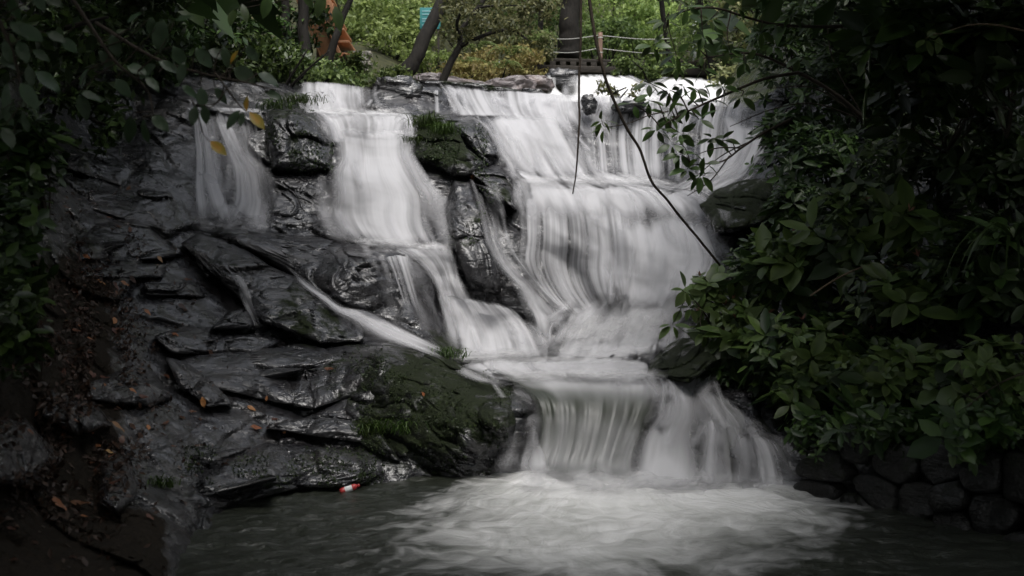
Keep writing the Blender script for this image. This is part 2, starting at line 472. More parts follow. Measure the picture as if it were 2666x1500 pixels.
M['plastic_white'] = mat_plain('white_plastic', (0.60, 0.62, 0.62), (0.78, 0.79, 0.79), 9, 0.3, (1, 1, 1), 0.001, 0.5)
# ------------------------------------------------------------------ the rock face: a smooth body through surveyed points, then broken into beds
CTRL = np.array([
 (1400,450,15.0),(1400,492,14.25),(1550,462,15.1),(1550,507,14.2),(1700,482,14.9),(1700,537,14.0),(1820,505,14.3),(1450,700,13.75),(1550,780,13.45),(1650,760,13.35),(1500,835,13.0),(1650,850,12.9),
 (950,430,14.55),(950,462,13.95),(1050,440,14.5),(960,610,13.55),(1050,610,13.5),(970,642,12.85),
 # near left bank and shore
 (-500,1700,3.9),(0,1700,3.6),(0,1500,4.5),(400,1500,5.4),(400,1700,4.9),(0,1350,5.0),(400,1350,6.6),(-500,1350,4.2),(200,1250,6.6),
 (700,1290,8.05),(700,1500,7.6),(1000,1700,7.0),(1000,1500,7.6),(1300,1300,8.9),(1500,1500,7.6),(1500,1700,7.0),(2000,1500,7.6),(2000,1700,7.0),(1300,1400,8.6),(1600,1340,9.1),(1000,1330,8.6),
 (950,1270,8.5),(1150,1240,8.9),(500,1200,8.0),(700,1100,9.1),(700,920,10.3),(1000,900,10.5),(1000,1080,9.5),(1320,1020,9.55),(1320,1190,9.2),(1150,1000,9.7),
 (0,1100,5.9),(0,800,7.0),(200,1000,7.6),(200,700,9.6),(200,500,11.2),(0,500,8.6),(200,300,12.8),(0,200,9.5),(-500,500,6.0),(-500,900,5.0),(-400,100,7.5),
 (450,700,11.0),(450,900,9.6),(450,500,12.4),(420,330,13.6),(560,610,12.5),(600,300,14.6),(600,450,13.8),(650,590,12.9),(600,215,15.3),(400,150,15.0),
 (750,780,11.7),(900,680,12.5),(1060,840,12.1),(1000,880,11.5),(860,890,11.0),
 (900,630,13.2),(950,310,15.2),(900,285,15.9),(900,235,16.2),(760,215,16.2),(760,300,15.0),(770,440,14.4),(760,560,13.6),
 (1180,900,12.2),(1250,760,13.2),(1250,470,14.3),(1200,330,15.3),(1180,300,16.0),(1130,232,16.3),(1300,255,16.5),(1290,930,12.5),(1150,640,13.2),
 (1600,920,12.6),(1420,925,12.6),(1600,760,13.1),(1600,600,13.8),(1400,330,15.6),(1400,560,14.0),(1400,720,13.4),
 (1600,285,16.3),(1450,265,16.5),(1750,270,16.4),(1900,300,15.9),(1950,282,15.8),(1900,450,14.8),(1800,480,14.2),(1850,560,13.3),(1850,700,12.4),(1800,800,12.0),(1740,900,12.2),
 (1500,970,11.6),(1650,975,11.4),(1350,975,10.6),(1500,1030,9.75),(1500,1130,9.35),(1500,1230,9.1),(1720,1030,9.9),(1800,1060,9.5),(1800,1200,9.0),(1960,1110,9.1),(2040,1240,8.6),(1850,950,10.6),
 (2150,1290,8.4),(2150,1130,8.9),(2400,1100,8.1),(2700,1100,7.2),(2400,1300,7.9),(2700,1430,6.6),(3150,1430,5.6),(3150,1100,5.8),(3150,1700,5.4),(2700,1700,6.4),
 (2100,800,10.3),(2400,800,9.3),(2700,800,8.2),(3150,700,6.8),(1950,620,12.4),(2200,500,12.0),(2600,400,10.6),(2000,330,15.2),(2300,150,14.4),(2600,100,12.6),(3150,100,9.0),(2800,-150,11.0),
], float)

class RBF:
    def __init__(s, P, v, smooth=0.002):
        s.P = P / 500.0
        n = len(P)
        K = s.k(s.P, s.P) + smooth * np.eye(n)
        Q = np.hstack([np.ones((n, 1)), s.P])
        A = np.block([[K, Q], [Q.T, np.zeros((3, 3))]])
        sol = np.linalg.solve(A, np.concatenate([v, np.zeros(3)]))
        s.w, s.c = sol[:n], sol[n:]
    def k(s, a, b):
        d2 = ((a[:, None] - b[None]) ** 2).sum(-1)
        return np.where(d2 > 0, 0.5 * d2 * np.log(d2 + 1e-12), 0)
    def __call__(s, px, py):
        sh = np.shape(px)
        q = np.stack([np.ravel(px), np.ravel(py)], -1) / 500.0
        out = np.empty(len(q))
        for i in range(0, len(q), 40000):
            b = q[i:i + 40000]
            out[i:i + 40000] = s.k(b, s.P) @ s.w + s.c[0] + b @ s.c[1:]
        return out.reshape(sh)

base_depth = RBF(CTRL[:, :2], CTRL[:, 2])

BED_N = np.array([0.40, -0.10, 0.91])         # beds dip down to the right
def break_rock(P, seed=0, amp=1.0, cell=1.0):
    """depth offset (+ = recessed): stepped beds, blocks with joints, grain"""
    P = np.asarray(P, float)
    warp = (fbm(P * 0.8, 2, seed + 40)[..., None] - 0.5) * 0.7
    Q = P + warp
    s = Q @ BED_N
    q = np.stack([Q[..., 0] * 1.05 - 0.3 * s, Q[..., 1] * 0.55, s * 2.6], -1) / cell
    f1, f2, val, tilt = voronoi(q, seed)
    joint = 1 - sstep(0.0, 0.11, f2 - f1)
    fine = voronoi(q * 2.7 + 3.1, seed + 9)
    j2 = 1 - sstep(0.0, 0.13, fine[1] - fine[0])
    off = -(val - 0.5) * 0.34 - tilt * 0.42 + joint * 0.10 - (fine[2] - 0.5) * 0.10 - fine[3] * 0.12 + j2 * 0.035
    off = off + (fbm(P * 2.1, 4, seed + 60) - 0.5) * 0.30 + (fbm(P * 9.0, 3, seed + 70) - 0.5) * 0.07
    return off * amp

MOSS = [  # px, py, radius, strength
 (1060,1130,200,.35),(1220,1060,170,.6),(1250,960,120,.5),(900,1230,220,.28),(600,1250,180,.2),(760,870,150,.2),(560,680,90,.25),(800,800,120,.4),(1150,400,110,.6),(1220,600,70,.5),
 (760,350,110,.55),(400,640,60,.2),(1080,330,60,.5),(60,700,180,.5),(100,1400,300,.25),(2300,1150,400,.5),(1760,950,110,.45),(1920,540,120,.35),(2300,700,500,.6),(200,200,400,.5),(300,850,160,.25),(1310,500,60,.5),(1080,950,200,.4),
]
def moss_at(px, py):
    m = np.full(np.shape(px), 0.02)
    for x, y, r, s in MOSS:
        m = m + s * np.exp(-((px - x) ** 2 + (py - y) ** 2) / (r * r))
    return np.clip(m, 0, 0.85)

def depth_bed(px, py):
    D = base_depth(px, py)
    P = W(px, py, D)
    # the face under the falls steps down in rounded ledges
    mask = sstep(800, 900, px) * sstep(2000, 1900, px) * sstep(240, 290, py) * sstep(930, 880, py)
    ph = P[..., 2] / 0.85 + 1.5 * fbm(np.stack([P[..., 0] * .55, P[..., 0] * 0 + 4.2, P[..., 0] * 0], -1), 3, 21)
    f = ph - np.floor(ph)
    stair = np.where(f < .74, .5 - f / .74, -.5 + sstep(.74, 1.0, f))
    return D + 0.10 * mask * stair + break_rock(P, 3, 0.62, 1.5)

LIP = np.array([(-600, -260), (-200, -180), (100, 30), (330, 130), (480, 190), (600, 213), (760, 216), (975, 234), (1060, 226), (1140, 226), (1290, 252), (1450, 264), (1720, 268), (1940, 280), (2010, 240), (2150, 120), (2350, -40), (2700, -250), (3200, -300)], float)
lip_y = lambda px: np.interp(px, LIP[:, 0], LIP[:, 1])

pxs = np.arange(-560, 3161, 5.0)
NR = 340
ty = np.linspace(0, 1, NR)
PX = np.broadcast_to(pxs, (NR, len(pxs)))
PY = 1700 + ty[:, None] * (lip_y(pxs)[None] - 1700)
DB = depth_bed(PX, PY)
G = W(PX, PY, DB)
rows = [G]
top = G[-1]
for dy in (0.12, 0.4, 1.0, 2.2, 4.0, 6.5):        # the level bed of the upper stream, behind the brink
    r = top.copy()
    bank = np.clip((np.abs(pxs - 1350) - 620) / 500, 0, 1)
    r[:, 1] += dy
    r[:, 2] += -0.16 + dy * bank * 0.5 + 0.10 * (fbm(r * 1.2, 3, 5) - 0.5)
    rows.append(r[None])
V = np.concatenate(rows, 0)
soil = np.clip(1.1 * sstep(420, 200, PX) * sstep(560, 760, PY) + 1.2 * sstep(480, 380, PX) * sstep(1290, 1380, PY), 0, 1)
soil = np.concatenate([soil] + [soil[-1:]] * 6, 0)
moss = np.concatenate([moss_at(PX, PY)] + [np.broadcast_to(moss_at(pxs, lip_y(pxs)), (1, len(pxs)))] * 6, 0)
rock_face = link('rock_face', mesh_np('rock_face', V, grid_faces(V.shape[0], V.shape[1]), M['rock'], attrs={'moss': moss, 'soil': soil}))
tag(rock_face, 'dark wet bedded rock face under the waterfall', kind='structure')

# ------------------------------------------------------------------ separate boulders and slabs
ROCKS = []
def rock(label, poly, dD=0.0, bulge=0.35, p=3.0, moss_add=0.0, name='rock_slab', seed=0, cell=0.8, cat='rock', nr=22, na=110, amp=0.55, mat='rock', tilt=0.0):
    poly = np.asarray(poly, float)
    dD, bulge, p = dD * .7, bulge * .8, min(p, 4.0)
    if seed in (12, 13, 14, 15, 16, 18, 19, 20, 21, 22, 23, 24, 26): dD, bulge, p = dD * .6, bulge * .62, min(p, 2.6)
    c = poly.mean(0)
    ang = np.arctan2(poly[:, 1] - c[1], poly[:, 0] - c[0])
    o = np.argsort(ang); ang = ang[o]; rad = np.hypot(*(poly[o] - c).T)
    A = np.concatenate([ang - 2 * np.pi, ang, ang + 2 * np.pi]); Rr = np.tile(rad, 3)
    def rad_at(a):
        # straight edges between the corners: interpolate 1/r in the polygon sense
        k = np.clip(np.searchsorted(A, a) - 1, 0, len(A) - 2)
        a0, a1, r0, r1 = A[k], A[k + 1], Rr[k], Rr[k + 1]
        den = r0 * np.sin(a - a0) + r1 * np.sin(a1 - a)
        r = r0 * r1 * np.sin(a1 - a0) / np.where(np.abs(den) < 1e-6, 1e-6, den)
        return np.where((a1 - a0 < 1e-4) | ~np.isfinite(r) | (r <= 0), r0, r)
    def front(px, py):
        dx, dy = px - c[0], py - c[1]
        a = np.arctan2(dy, dx); r = np.hypot(dx, dy)
        ra = rad_at(a)
        t = r / ra
        B = base_depth(px, py) + dD + tilt * (px - c[0]) / 100.0
        prof = np.sqrt(np.clip(1 - np.clip(t, 0, 1) ** p, 0, 1))
        D = B - bulge * prof
        D = D + break_rock(W(px, py, B), 100 + seed, amp * 0.8, cell)
        return np.where(t <= 1.0, D, 99.0), t
    th = np.linspace(-np.pi, np.pi, na, endpoint=False)
    t = np.linspace(0, 1, nr) ** 0.8
    ra = rad_at(th) * (1 + 0.07 * (fbm(np.stack([np.cos(th) * 3 + seed, np.sin(th) * 3, th * 0], -1), 3, seed) - 0.5))
    px = c[0] + t[:, None] * ra * np.cos(th); py = c[1] + t[:, None] * ra * np.sin(th)
    D, _ = front(px * 0.9999 + c[0] * 0.0001, py * 0.9999 + c[1] * 0.0001)
    bad = D > 50
    B = base_depth(px, py) + dD + tilt * (px - c[0]) / 100.0
    D = np.where(bad, B + break_rock(W(px, py, B), 100 + seed, amp * 0.8, cell), D)
    P = W(px, py, D)
    thick = bulge * 1.4 + 0.25
    back = [W(c[0] + s * ra * np.cos(th), c[1] + s * ra * np.sin(th), D[-1] + thick * k) for s, k in ((0.97, 0.4), (0.85, 0.8), (0.5, 1.0), (0.02, 1.05))]
    P = np.concatenate([P, np.stack(back)], 0)
    n = P.shape[0]
    i = np.arange(n * na).reshape(n, na); j = np.roll(i, -1, 1)
    F = np.stack([i[:-1], i[1:], j[1:], j[:-1]], -1).reshape(-1, 4)
    mo = np.clip(moss_at(px, py) + moss_add, 0, 1)
    mo = np.concatenate([mo, np.repeat(mo[-1:], 4, 0)], 0)
    me = mesh_np(name, P, F, M[mat], attrs={'moss': mo})
    ob = tag(link(name, me), label, cat, kind='thing')
    ROCKS.append((front, poly.min(0), poly.max(0)))
    return ob

rock('long diagonal mossy slab with pale wet streaks below the left veil of water', [(516,608),(612,632),(661,662),(700,691),(767,720),(835,768),(902,811),(946,850),(950,888),(835,893),(690,842),(545,707),(472,635)], -0.35, .45, 3, .12, seed=1, nr=30, na=150)
rock('large dark shiny slab between the two left streams', [(545,615),(588,591),(670,598),(786,615),(844,615),(907,637),(980,649),(1042,647),(1091,688),(1125,717),(1139,780),(1154,876),(1110,885),(902,804),(767,722),(670,664)], -0.05, .5, 4, -.1, seed=2, nr=30, na=160)
rock('small round dark boulder beside the foot of the left-middle stream', [(801,590),(849,563),(898,584),(926,632),(835,624)], 0.0, .4, 2.5, 0, 'boulder', 3)
rock('black square block with ferns on top left of the left-middle stream', [(690,292),(767,258),(825,290),(856,326),(868,393),(861,441),(786,451),(709,441),(690,359)], -0.1, .6, 5, .1, seed=4)
rock('low bedded ledge under the black square block', [(690,452),(860,447),(850,560),(780,575),(700,555)], 0.0, .3, 5, -.1, seed=5)
rock('mossy hump carrying a clump of green grass between the streams', [(1068,364),(1090,312),(1152,316),(1195,346),(1215,385),(1265,425),(1270,437),(1225,462),(1180,462),(1130,425),(1085,412)], -0.15, .5, 3, .35, seed=6)
rock('tall black rock pillar standing between the middle streams', [(1157,540),(1183,467),(1224,473),(1255,530),(1281,623),(1302,716),(1307,773),(1224,757),(1188,664),(1162,581)], -0.15, .45, 4, .1, seed=7)
rock('dark hooked rock at the head of the narrow middle stream', [(1214,441),(1271,437),(1312,452),(1335,488),(1349,556),(1328,570),(1305,558),(1298,509),(1266,485),(1230,475)], -0.15, .4, 3, .15, 'boulder', 8)
rock('flat grey slab just under the brink beside the main fall', [(1120,303),(1229,302),(1262,320),(1280,364),(1324,405),(1271,433),(1214,369)], 0.05, .4, 5, -.2, seed=9)
rock('black boulder jutting from the bushes into the main fall', [(1818,534),(1866,493),(1928,470),(2006,460),(2030,570),(1908,606),(1861,606),(1838,562)], -1.1, .6, 3, .4, 'boulder', 10)
rock('rounded mossy boulder at the right end of the middle pool', [(1681,982),(1694,942),(1725,907),(1774,878),(1834,882),(1870,938),(1794,1000),(1745,988)], -1.5, .6, 2.5, .35, 'boulder', 11)
rock('big moss covered hump beside the lower cascade', [(940,950),(1040,922),(1130,919),(1196,951),(1277,995),(1326,1027),(1344,1095),(1333,1176),(1306,1234),(1196,1245),(1033,1203),(940,1160),(890,1067)], -0.05, .5, 5, .12, seed=12, nr=40, na=180, amp=.8, cell=.9)
rock('wide flat slab on top of the near rock mass', [(462,937),(543,919),(707,906),(815,890),(1033,898),(1124,923),(1033,959),(978,1013),(815,1067),(679,1040),(543,1008)], -0.1, .35, 5, .05, seed=13, nr=30, na=150)
rock('pale wet wedge of rock with a sharp lower edge', [(430,931),(480,940),(545,985),(612,1055),(543,1060),(462,1000)], -0.35, .3, 5, -.25, seed=14)
rock('sloping shiny face below the wide flat slab', [(790,1090),(897,1036),(1005,985),(985,1078),(951,1154),(815,1136),(660,1110)], -0.12, .3, 5, -.1, seed=15)
rock('dark mossy foot of the near rocks at the water edge', [(470,1190),(707,1154),(924,1172),(1040,1230),(930,1266),(761,1276),(560,1330),(400,1318)], -0.1, .4, 4, .02, seed=16, nr=34, na=160, amp=.75, cell=.8)
rock('small glistening stone standing in the shallow left corner', [(261,1202),(300,1190),(342,1205),(361,1285),(304,1342),(258,1312)], -0.25, .35, 3, -.2, 'boulder', 17)
rock('pale grey slab strewn with leaves at the far left', [(206,630),(251,580),(350,569),(404,598),(487,661),(404,676),(206,678)], -0.15, .3, 6, -.3, seed=18)
rock('second pale slab down the left step stack', [(206,690),(359,684),(437,688),(428,722),(215,728)], -0.2, .3, 6, -.3, seed=19)
rock('lowest pale slab of the left step stack', [(372,738),(516,733),(536,775),(381,768)], -0.25, .3, 6, -.25, seed=20)
rock('short tilted grey wedge right of the pale left slabs', [(507,676),(583,659),(603,703),(538,722)], -0.3, .25, 5, -.1, seed=21)
rock('long dim grey rock under the dark trees on the left', [(95,345),(157,333),(245,377),(314,416),(356,447),(314,486),(175,440),(95,405)], -0.2, .4, 4, 0, seed=22)
rock('rough glinting rock left of the left veil of water', [(224,497),(350,488),(440,500),(482,560),(430,602),(330,577),(240,547)], -0.1, .35, 4, -.2, seed=23)
rock('low dark rock with one orange leaf on it', [(399,874),(493,843),(628,865),(740,888),(673,919),(449,923)], -0.2, .35, 4, 0, seed=24)
rock('dark pointed rock wetted by the thin left trickle', [(546,858),(597,806),(642,798),(668,858)], -0.2, .35, 3, 0, 'boulder', 25)
rock('blocky dark rock in the leaf litter on the left bank', [(233,997),(341,950),(404,977),(451,1035),(390,1060),(292,1051),(224,1037)], -0.2, .35, 4, -.1, seed=26)
rock('small low rock half sunk in leaf litter', [(126,1011),(250,1048),(294,1110),(200,1134),(110,1082)], -0.2, .35, 3.5, -.05, 'boulder', 27)
rock('rounded dim boulder in the near left corner', [(-60,1095),(65,1087),(122,1152),(165,1198),(98,1267),(-60,1262)], -0.3, .4, 3, .05, 'boulder', 28)

def depth_surf(px, py):
    D = depth_bed(px, py)
    for front, lo, hi in ROCKS:
        inb = (px > lo[0]) & (px < hi[0]) & (py > lo[1]) & (py < hi[1])
        if inb.any():
            d, _ = front(px[inb], py[inb])
            D[inb] = np.minimum(D[inb], d)
    return D

# ------------------------------------------------------------------ falling water
def blur(A, n, axis):
    if n < 1: return A
    k = np.ones(2 * n + 1) / (2 * n + 1)
    pad = [(0, 0), (0, 0)]; pad[axis] = (n, n)
    B = np.pad(A, pad, mode='edge')
    return np.apply_along_axis(lambda v: np.convolve(v, k, 'valid'), axis, B)

_DC = {}
def sheet(st, off, nu, nv, seed, bl=(6, 12), edge_w=0.22, arch=0.0, ends=(0.10, 0.16), dens_add=0.0, ripple=0.035, explicit=False):
    st = np.asarray(st, float)
    S = smooth_line(st, nv)
    u = np.linspace(0, 1, nu)
    px = S[:, 0:1] * (1 - u) + S[:, 2:3] * u
    py = S[:, 1:2] * (1 - u) + S[:, 3:4] * u
    if explicit:
        D = np.broadcast_to(S[:, 5:6], px.shape).copy()
    else:
        key = (st.tobytes(), nu, nv)
        if key not in _DC:
            _DC.clear(); _DC[key] = blur(blur(depth_surf(px.copy(), py.copy()), bl[0], 1), bl[1], 0)
        D = _DC[key]
    D = D - off - arch * 4 * u * (1 - u)
    P = W(px, py, D)
    # lengths along and across in metres give the thread pattern its scale
    dv = np.linalg.norm(np.diff(P[:, nu // 2], axis=0), axis=1)
    v = np.concatenate([[0], np.cumsum(dv)])
    wid = np.linalg.norm(P[:, -1] - P[:, 0], axis=1)
    wm = wid.mean()
    uv = np.stack(np.broadcast_arrays((u[None] - 0.5) * wm + seed * 7.31, v[:, None] + seed * 3.17), -1)
    q = np.stack([uv[..., 0] * 9, uv[..., 1] * 0.8, np.full(px.shape, seed * 1.3)], -1)
    q2 = np.stack([uv[..., 0] * 2.6, uv[..., 1] * 0.9, np.full(px.shape, seed * 2.3)], -1)
    D = D - ripple * ((fbm(q, 3, seed) - 0.5) * 0.9 + (fbm(q2, 2, seed + 5) - 0.5) * 0.7)
    P = W(px, py, D)
    wob = 0.10 * (fbm(np.stack([v * 1.6, v * 0 + seed, v * 0], -1), 3, seed)[:, None] - 0.5)
    ed = sstep(0, edge_w, u[None] + wob) * sstep(0, edge_w, 1 - u[None] + wob)
    tt = np.linspace(0, 1, nv)[:, None]
    um = (u - 0.5) * wm
    for e, (k, flip) in zip(ends, ((0, False), (1, True))):
        if e <= 0: continue
        jag = e * 0.9 * (fbm(np.stack([um * 7, um * 0 + seed + k * 9, um * 0], -1), 3, seed + 31 + k)[None] - 0.35)
        x = (1 - tt if flip else tt) - np.clip(jag, 0, 1)
        ed = ed * sstep(0, e, x)
    dens = np.broadcast_to(S[:, 4:5] + dens_add, px.shape) - 0.25 * (1 - sstep(0, 2.2 * edge_w, np.minimum(u, 1 - u)))[None]
    dens = dens - 0.55 * (1 - ed)
    dens = dens + 0.10 * (fbm(q2 * 0.55, 2, seed + 88) - 0.5)
    return P, uv, dens, np.broadcast_to(np.sqrt(np.clip(ed, 0, 1)), px.shape)

def strands(st, off, nu, nv, seed, explicit=False, bl=(6, 12), arch=0.0, per_m=16.0, **kw):
    """loose threads of water riding just in front of a sheet and straying past its edges"""
    r = np.random.default_rng(600 + seed)
    st = np.asarray(st, float)
    S = smooth_line(st, nv)
    ug = np.linspace(0, 1, nu)
    if explicit: Dg = np.broadcast_to(S[:, 5:6], (nv, nu))
    else: Dg = _DC[(st.tobytes(), nu, nv)]
    Dg = Dg - off - arch * 4 * ug * (1 - ug)
    mid = W((S[:, 0] + S[:, 2]) / 2, (S[:, 1] + S[:, 3]) / 2, Dg[:, nu // 2])
    wid = np.linalg.norm(W(S[:, 2], S[:, 3], Dg[:, -1]) - W(S[:, 0], S[:, 1], Dg[:, 0]), axis=1)
    vm = np.concatenate([[0], np.cumsum(np.linalg.norm(np.diff(mid, axis=0), axis=1))])
    n = int(np.clip(8 + per_m * wid.mean(), 10, 80))
    Vs, Us, Ds, Es, Fs, o = [], [], [], [], [], 0
    for i in range(n):
        v0 = r.uniform(-.12, .55); v1 = min(v0 + r.uniform(.3, .9), 1.0)
        rows = np.arange(max(0, int(v0 * nv)), max(0, int(v0 * nv)) + max(8, int((v1 - max(v0, 0)) * nv)))
        rows = rows[rows < nv]
        if len(rows) < 6: continue
        f = np.linspace(0, 1, len(rows))
        e = 0.05
        u0 = r.uniform(-e, 1 + e) if i % 4 else r.choice([r.uniform(-.05, .06), r.uniform(.94, 1.05)])
        wm_ = r.uniform(.06, .26)
        uc = u0 + r.normal() * .03 * f + .02 * np.sin(f * 5 + r.random() * 6)
        hw = wm_ / 2 / wid[rows] * (0.8 + 0.5 * f)
        U = uc[:, None] + hw[:, None] * np.linspace(-1, 1, 5)[None]
        px = S[rows, 0:1] * (1 - U) + S[rows, 2:3] * U; py = S[rows, 1:2] * (1 - U) + S[rows, 3:4] * U
        D = np.stack([np.interp(U[k], ug, Dg[q]) for k, q in enumerate(rows)])
        D = D - r.uniform(.01, .06) - .015 * (1 - np.linspace(-1, 1, 5)[None] ** 2)
        P = W(px, py, D)
        Vs.append(P.reshape(-1, 3))
        Us.append(np.stack(np.broadcast_arrays(U * wid.mean() + seed * 5.1 + i * 3.3, vm[rows][:, None] + i), -1).reshape(-1, 2))
        Ds.append(np.broadcast_to(np.clip(S[rows, 4:5], .3, 1.0) + .12, U.shape).ravel())
        top_f = sstep(0, .25, f) if rows[0] > 0 else sstep(-.02, .06, f)
        amp = r.uniform(.15, .6) * np.clip(S[rows, 4] + .15, .35, 1)
        Es.append(((np.array([0, .55, 1, .55, 0])[None] * (top_f * sstep(0, .4, 1 - f) * amp)[:, None])).ravel())
        Fs.append(grid_faces(len(rows), 5) + o); o += len(rows) * 5
    return np.vstack(Vs), np.vstack(Us), np.concatenate(Ds), np.concatenate(Es), np.vstack(Fs)

def fall(label, st, mat='fall', off=0.10, nu=60, nv=120, seed=0, layers=2, lift=0.03, name='waterfall', per_m=9.0, thin=None, **kw):
    P, uv, de, ed = sheet(st, off, nu, nv, seed * 3, **kw)
    me = mesh_np(name, P, grid_faces(nv, nu), M[mat], attrs={'dens': de.ravel(), 'edge': ed.ravel()}, uv=uv.reshape(-1, 2))
    root = tag(link(name, me), label, kind='structure')
    if layers > 1:
        V, U, de, ed, F = strands(st, off + lift, nu, nv, seed, explicit=kw.get('explicit', False), arch=kw.get('arch', 0.0), per_m=per_m)
        link('spray_veil', mesh_np('spray_veil', V, F, M['strand'], attrs={'dens': de, 'edge': ed}, uv=U), root)
    return root

def foam_band(label, st, seed, off=0.3, nu=90, nv=16, explicit=False, n=3):
    """low churned foam and spray where falling water lands: soft on all sides"""
    root = None
    for k in range(n):
        P, uv, de, ed = sheet(st, off + .05 * k, nu, nv, seed * 3 + k * 50, explicit=explicit, edge_w=.10, ends=(.55, .5), ripple=.16, bl=(8, 4))
        P = P + np.array([0, 0, .025 * k])
        me = mesh_np('foam' if k == 0 else 'spray', P, grid_faces(nv, nu), M['foam'], attrs={'dens': de.ravel() - .12 * k, 'edge': (ed ** 2.2).ravel() * .7}, uv=uv.reshape(-1, 2))
        o = link('foam' if k == 0 else 'spray', me, root)
        if k == 0: root = tag(o, label, kind='structure')
    return root

fall('thin grey threads at the left edge of the left fall', [(495,283,535,283,.60),(500,320,540,318,.62),(502,400,560,400,.50),(497,460,575,460,.45),(492,520,600,520,.50),(487,600,640,604,.62)], 'veil', seed=1, nu=40, edge_w=.22)
fall('main grey strand of the left fall widening over a ledge', [(545,288,602,288,.62),(560,330,614,330,.80),(588,400,645,400,.85),(592,450,690,450,.72),(588,510,705,510,.66),(556,560,717,560,.75),(530,604,722,606,.98)], 'veil', seed=2, nu=50, edge_w=.2)
fall('faint right strand of the left fall', [(600,298,684,298,.50),(615,340,694,340,.58),(620,400,700,400,.5),(630,450,708,452,.55),(640,500,712,500,.4)], 'veil', seed=3, nu=40, layers=1)
fall('faint wide film of water behind the strands of the left fall', [(488,290,690,296,.42),(490,360,705,365,.40),(486,450,715,455,.42),(480,530,722,535,.48),(474,606,728,610,.62)], 'strand', seed=45, nu=60, nv=80, layers=1, edge_w=.25, off=.07)
fall('bright wavy sill of water along the top of the left fall', [(470,276,690,281,.55),(475,282,692,287,.7),(485,290,690,296,.5)], 'veil', seed=4, nu=50, nv=20, layers=1, edge_w=.1, ends=(.25,.25))
fall('short upper curtain above the left-middle stream', [(775,207,977,224,.80),(775,232,978,246,.95),(777,258,981,268,.88),(784,280,984,286,.95),(792,296,992,297,1.1)], 'fall', seed=5, nu=90, nv=50, edge_w=.06, ends=(.06,.06))
fall('white ledge of water below the upper curtain', [(799,288,1040,294,1.1),(822,297,1075,301,1.0),(843,322,1072,322,.92),(856,357,1060,350,.98),(862,380,1055,372,.9)], 'fall', seed=6, nu=90, nv=50, edge_w=.07, off=.14)
fall('thin trickles over the dark lip right of the white ledge', [(1035,298,1094,304,.85),(1055,325,1092,332,.7),(1058,362,1088,366,.95)], 'veil', seed=7, nu=30, nv=40, layers=1)
fall('broad white left-middle stream', [(842,326,1082,338,.95),(859,359,1078,362,1.12),(868,417,1074,403,1.12),(852,446,1112,470,1.02),(846,500,1146,514,.98),(845,557,1157,570,.95),(876,612,1170,622,.98),(922,640,1180,655,1.1)], 'fall', seed=8, nu=110, nv=170, edge_w=.16, off=.14, arch=.08)
fall('curving white chute below the left-middle stream', [(985,640,1170,622,1.08),(1058,664,1178,655,1.08),(1105,703,1186,690,1.05),(1133,750,1196,740,1.0),(1148,800,1222,790,1.0),(1154,860,1285,850,.92),(1163,908,1335,918,1.0)], 'fall', seed=9, nu=70, nv=120, edge_w=.2, off=.18)
fall('sheer veil spilling over the dark shiny slab', [(950,638,1090,650,.80),(980,690,1100,700,.56),(1005,760,1116,770,.50),(1028,830,1138,830,.46),(1040,885,1148,888,.42)], 'veil', seed=10, nu=60, nv=100, layers=2, off=.06, ends=(.08,.5), edge_w=.3, per_m=12)
fall('fan shaped white apron at the foot of the left-middle stream', [(1150,760,1325,795,.85),(1165,790,1362,828,1.05),(1178,830,1397,868,1.05),(1188,880,1416,906,1.02),(1200,950,1440,952,1.2)], 'fall', seed=11, nu=90, nv=70, edge_w=.1, off=.25, arch=.12)
fall('diagonal white run sliding past the mossy slab', [(748,696,752,708,.75),(800,733,792,748,.9),(845,766,836,781,.95),(890,797,876,814,1.05),(962,808,925,842,1.08),(1032,842,995,884,1.08),(1104,882,1075,909,1.05),(1195,925,1160,940,1.1)], 'fall', seed=12, nu=36, nv=120, edge_w=.25, off=.24, layers=2)
fall('narrow stepped stream between the rock pillar and the main fall', [(1222,466,1292,478,.62),(1238,510,1304,515,.58),(1253,560,1312,570,.60),(1273,640,1334,650,.66),(1306,700,1374,710,.82),(1345,740,1408,750,.86),(1366,790,1455,800,.9),(1386,840,1495,835,.92),(1396,930,1530,905,1.0)], 'fall', seed=13, nu=50, nv=150, edge_w=.16, off=.16)
fall('small falls over the left end of the main brink', [(1154,219,1302,236,.8),(1172,252,1310,262,.82),(1184,285,1330,290,.8),(1192,304,1345,305,.95)], 'fall', seed=14, nu=70, nv=40, edge_w=.08)
fall('single thin spout left of the main brink', [(1120,228,1146,230,.6),(1122,260,1148,262,.35),(1122,300,1152,302,.45)], 'veil', seed=15, nu=14, nv=40, layers=1, edge_w=.3)
fall('white left half of the curtain across the main brink', [(1286,232,1560,250,.95),(1292,262,1566,276,1.0),(1310,300,1575,312,.92),(1370,350,1590,368,.9)], 'fall', seed=16, nu=110, nv=70, edge_w=.08, off=.12, ends=(.05,.3), per_m=9)
fall('dark streaked right half of the curtain across the main brink', [(1500,243,1968,263,.66),(1500,275,1962,292,.60),(1490,310,1958,322,.50),(1490,360,1952,380,.45),(1500,430,1942,440,.52),(1520,490,1930,478,.95)], 'veil', seed=44, nu=170, nv=110, edge_w=.06, off=.12, ends=(.05,.2), per_m=8)
fall('thick bright flow bending right below the brink', [(1246,300,1470,290,1.0),(1272,338,1495,338,1.35),(1298,380,1525,398,1.4),(1316,430,1570,462,1.4),(1330,470,1630,498,1.3)], 'fall_wide', seed=17, nu=100, nv=90, edge_w=.2, off=.2, arch=.14, ends=(.12,.3))
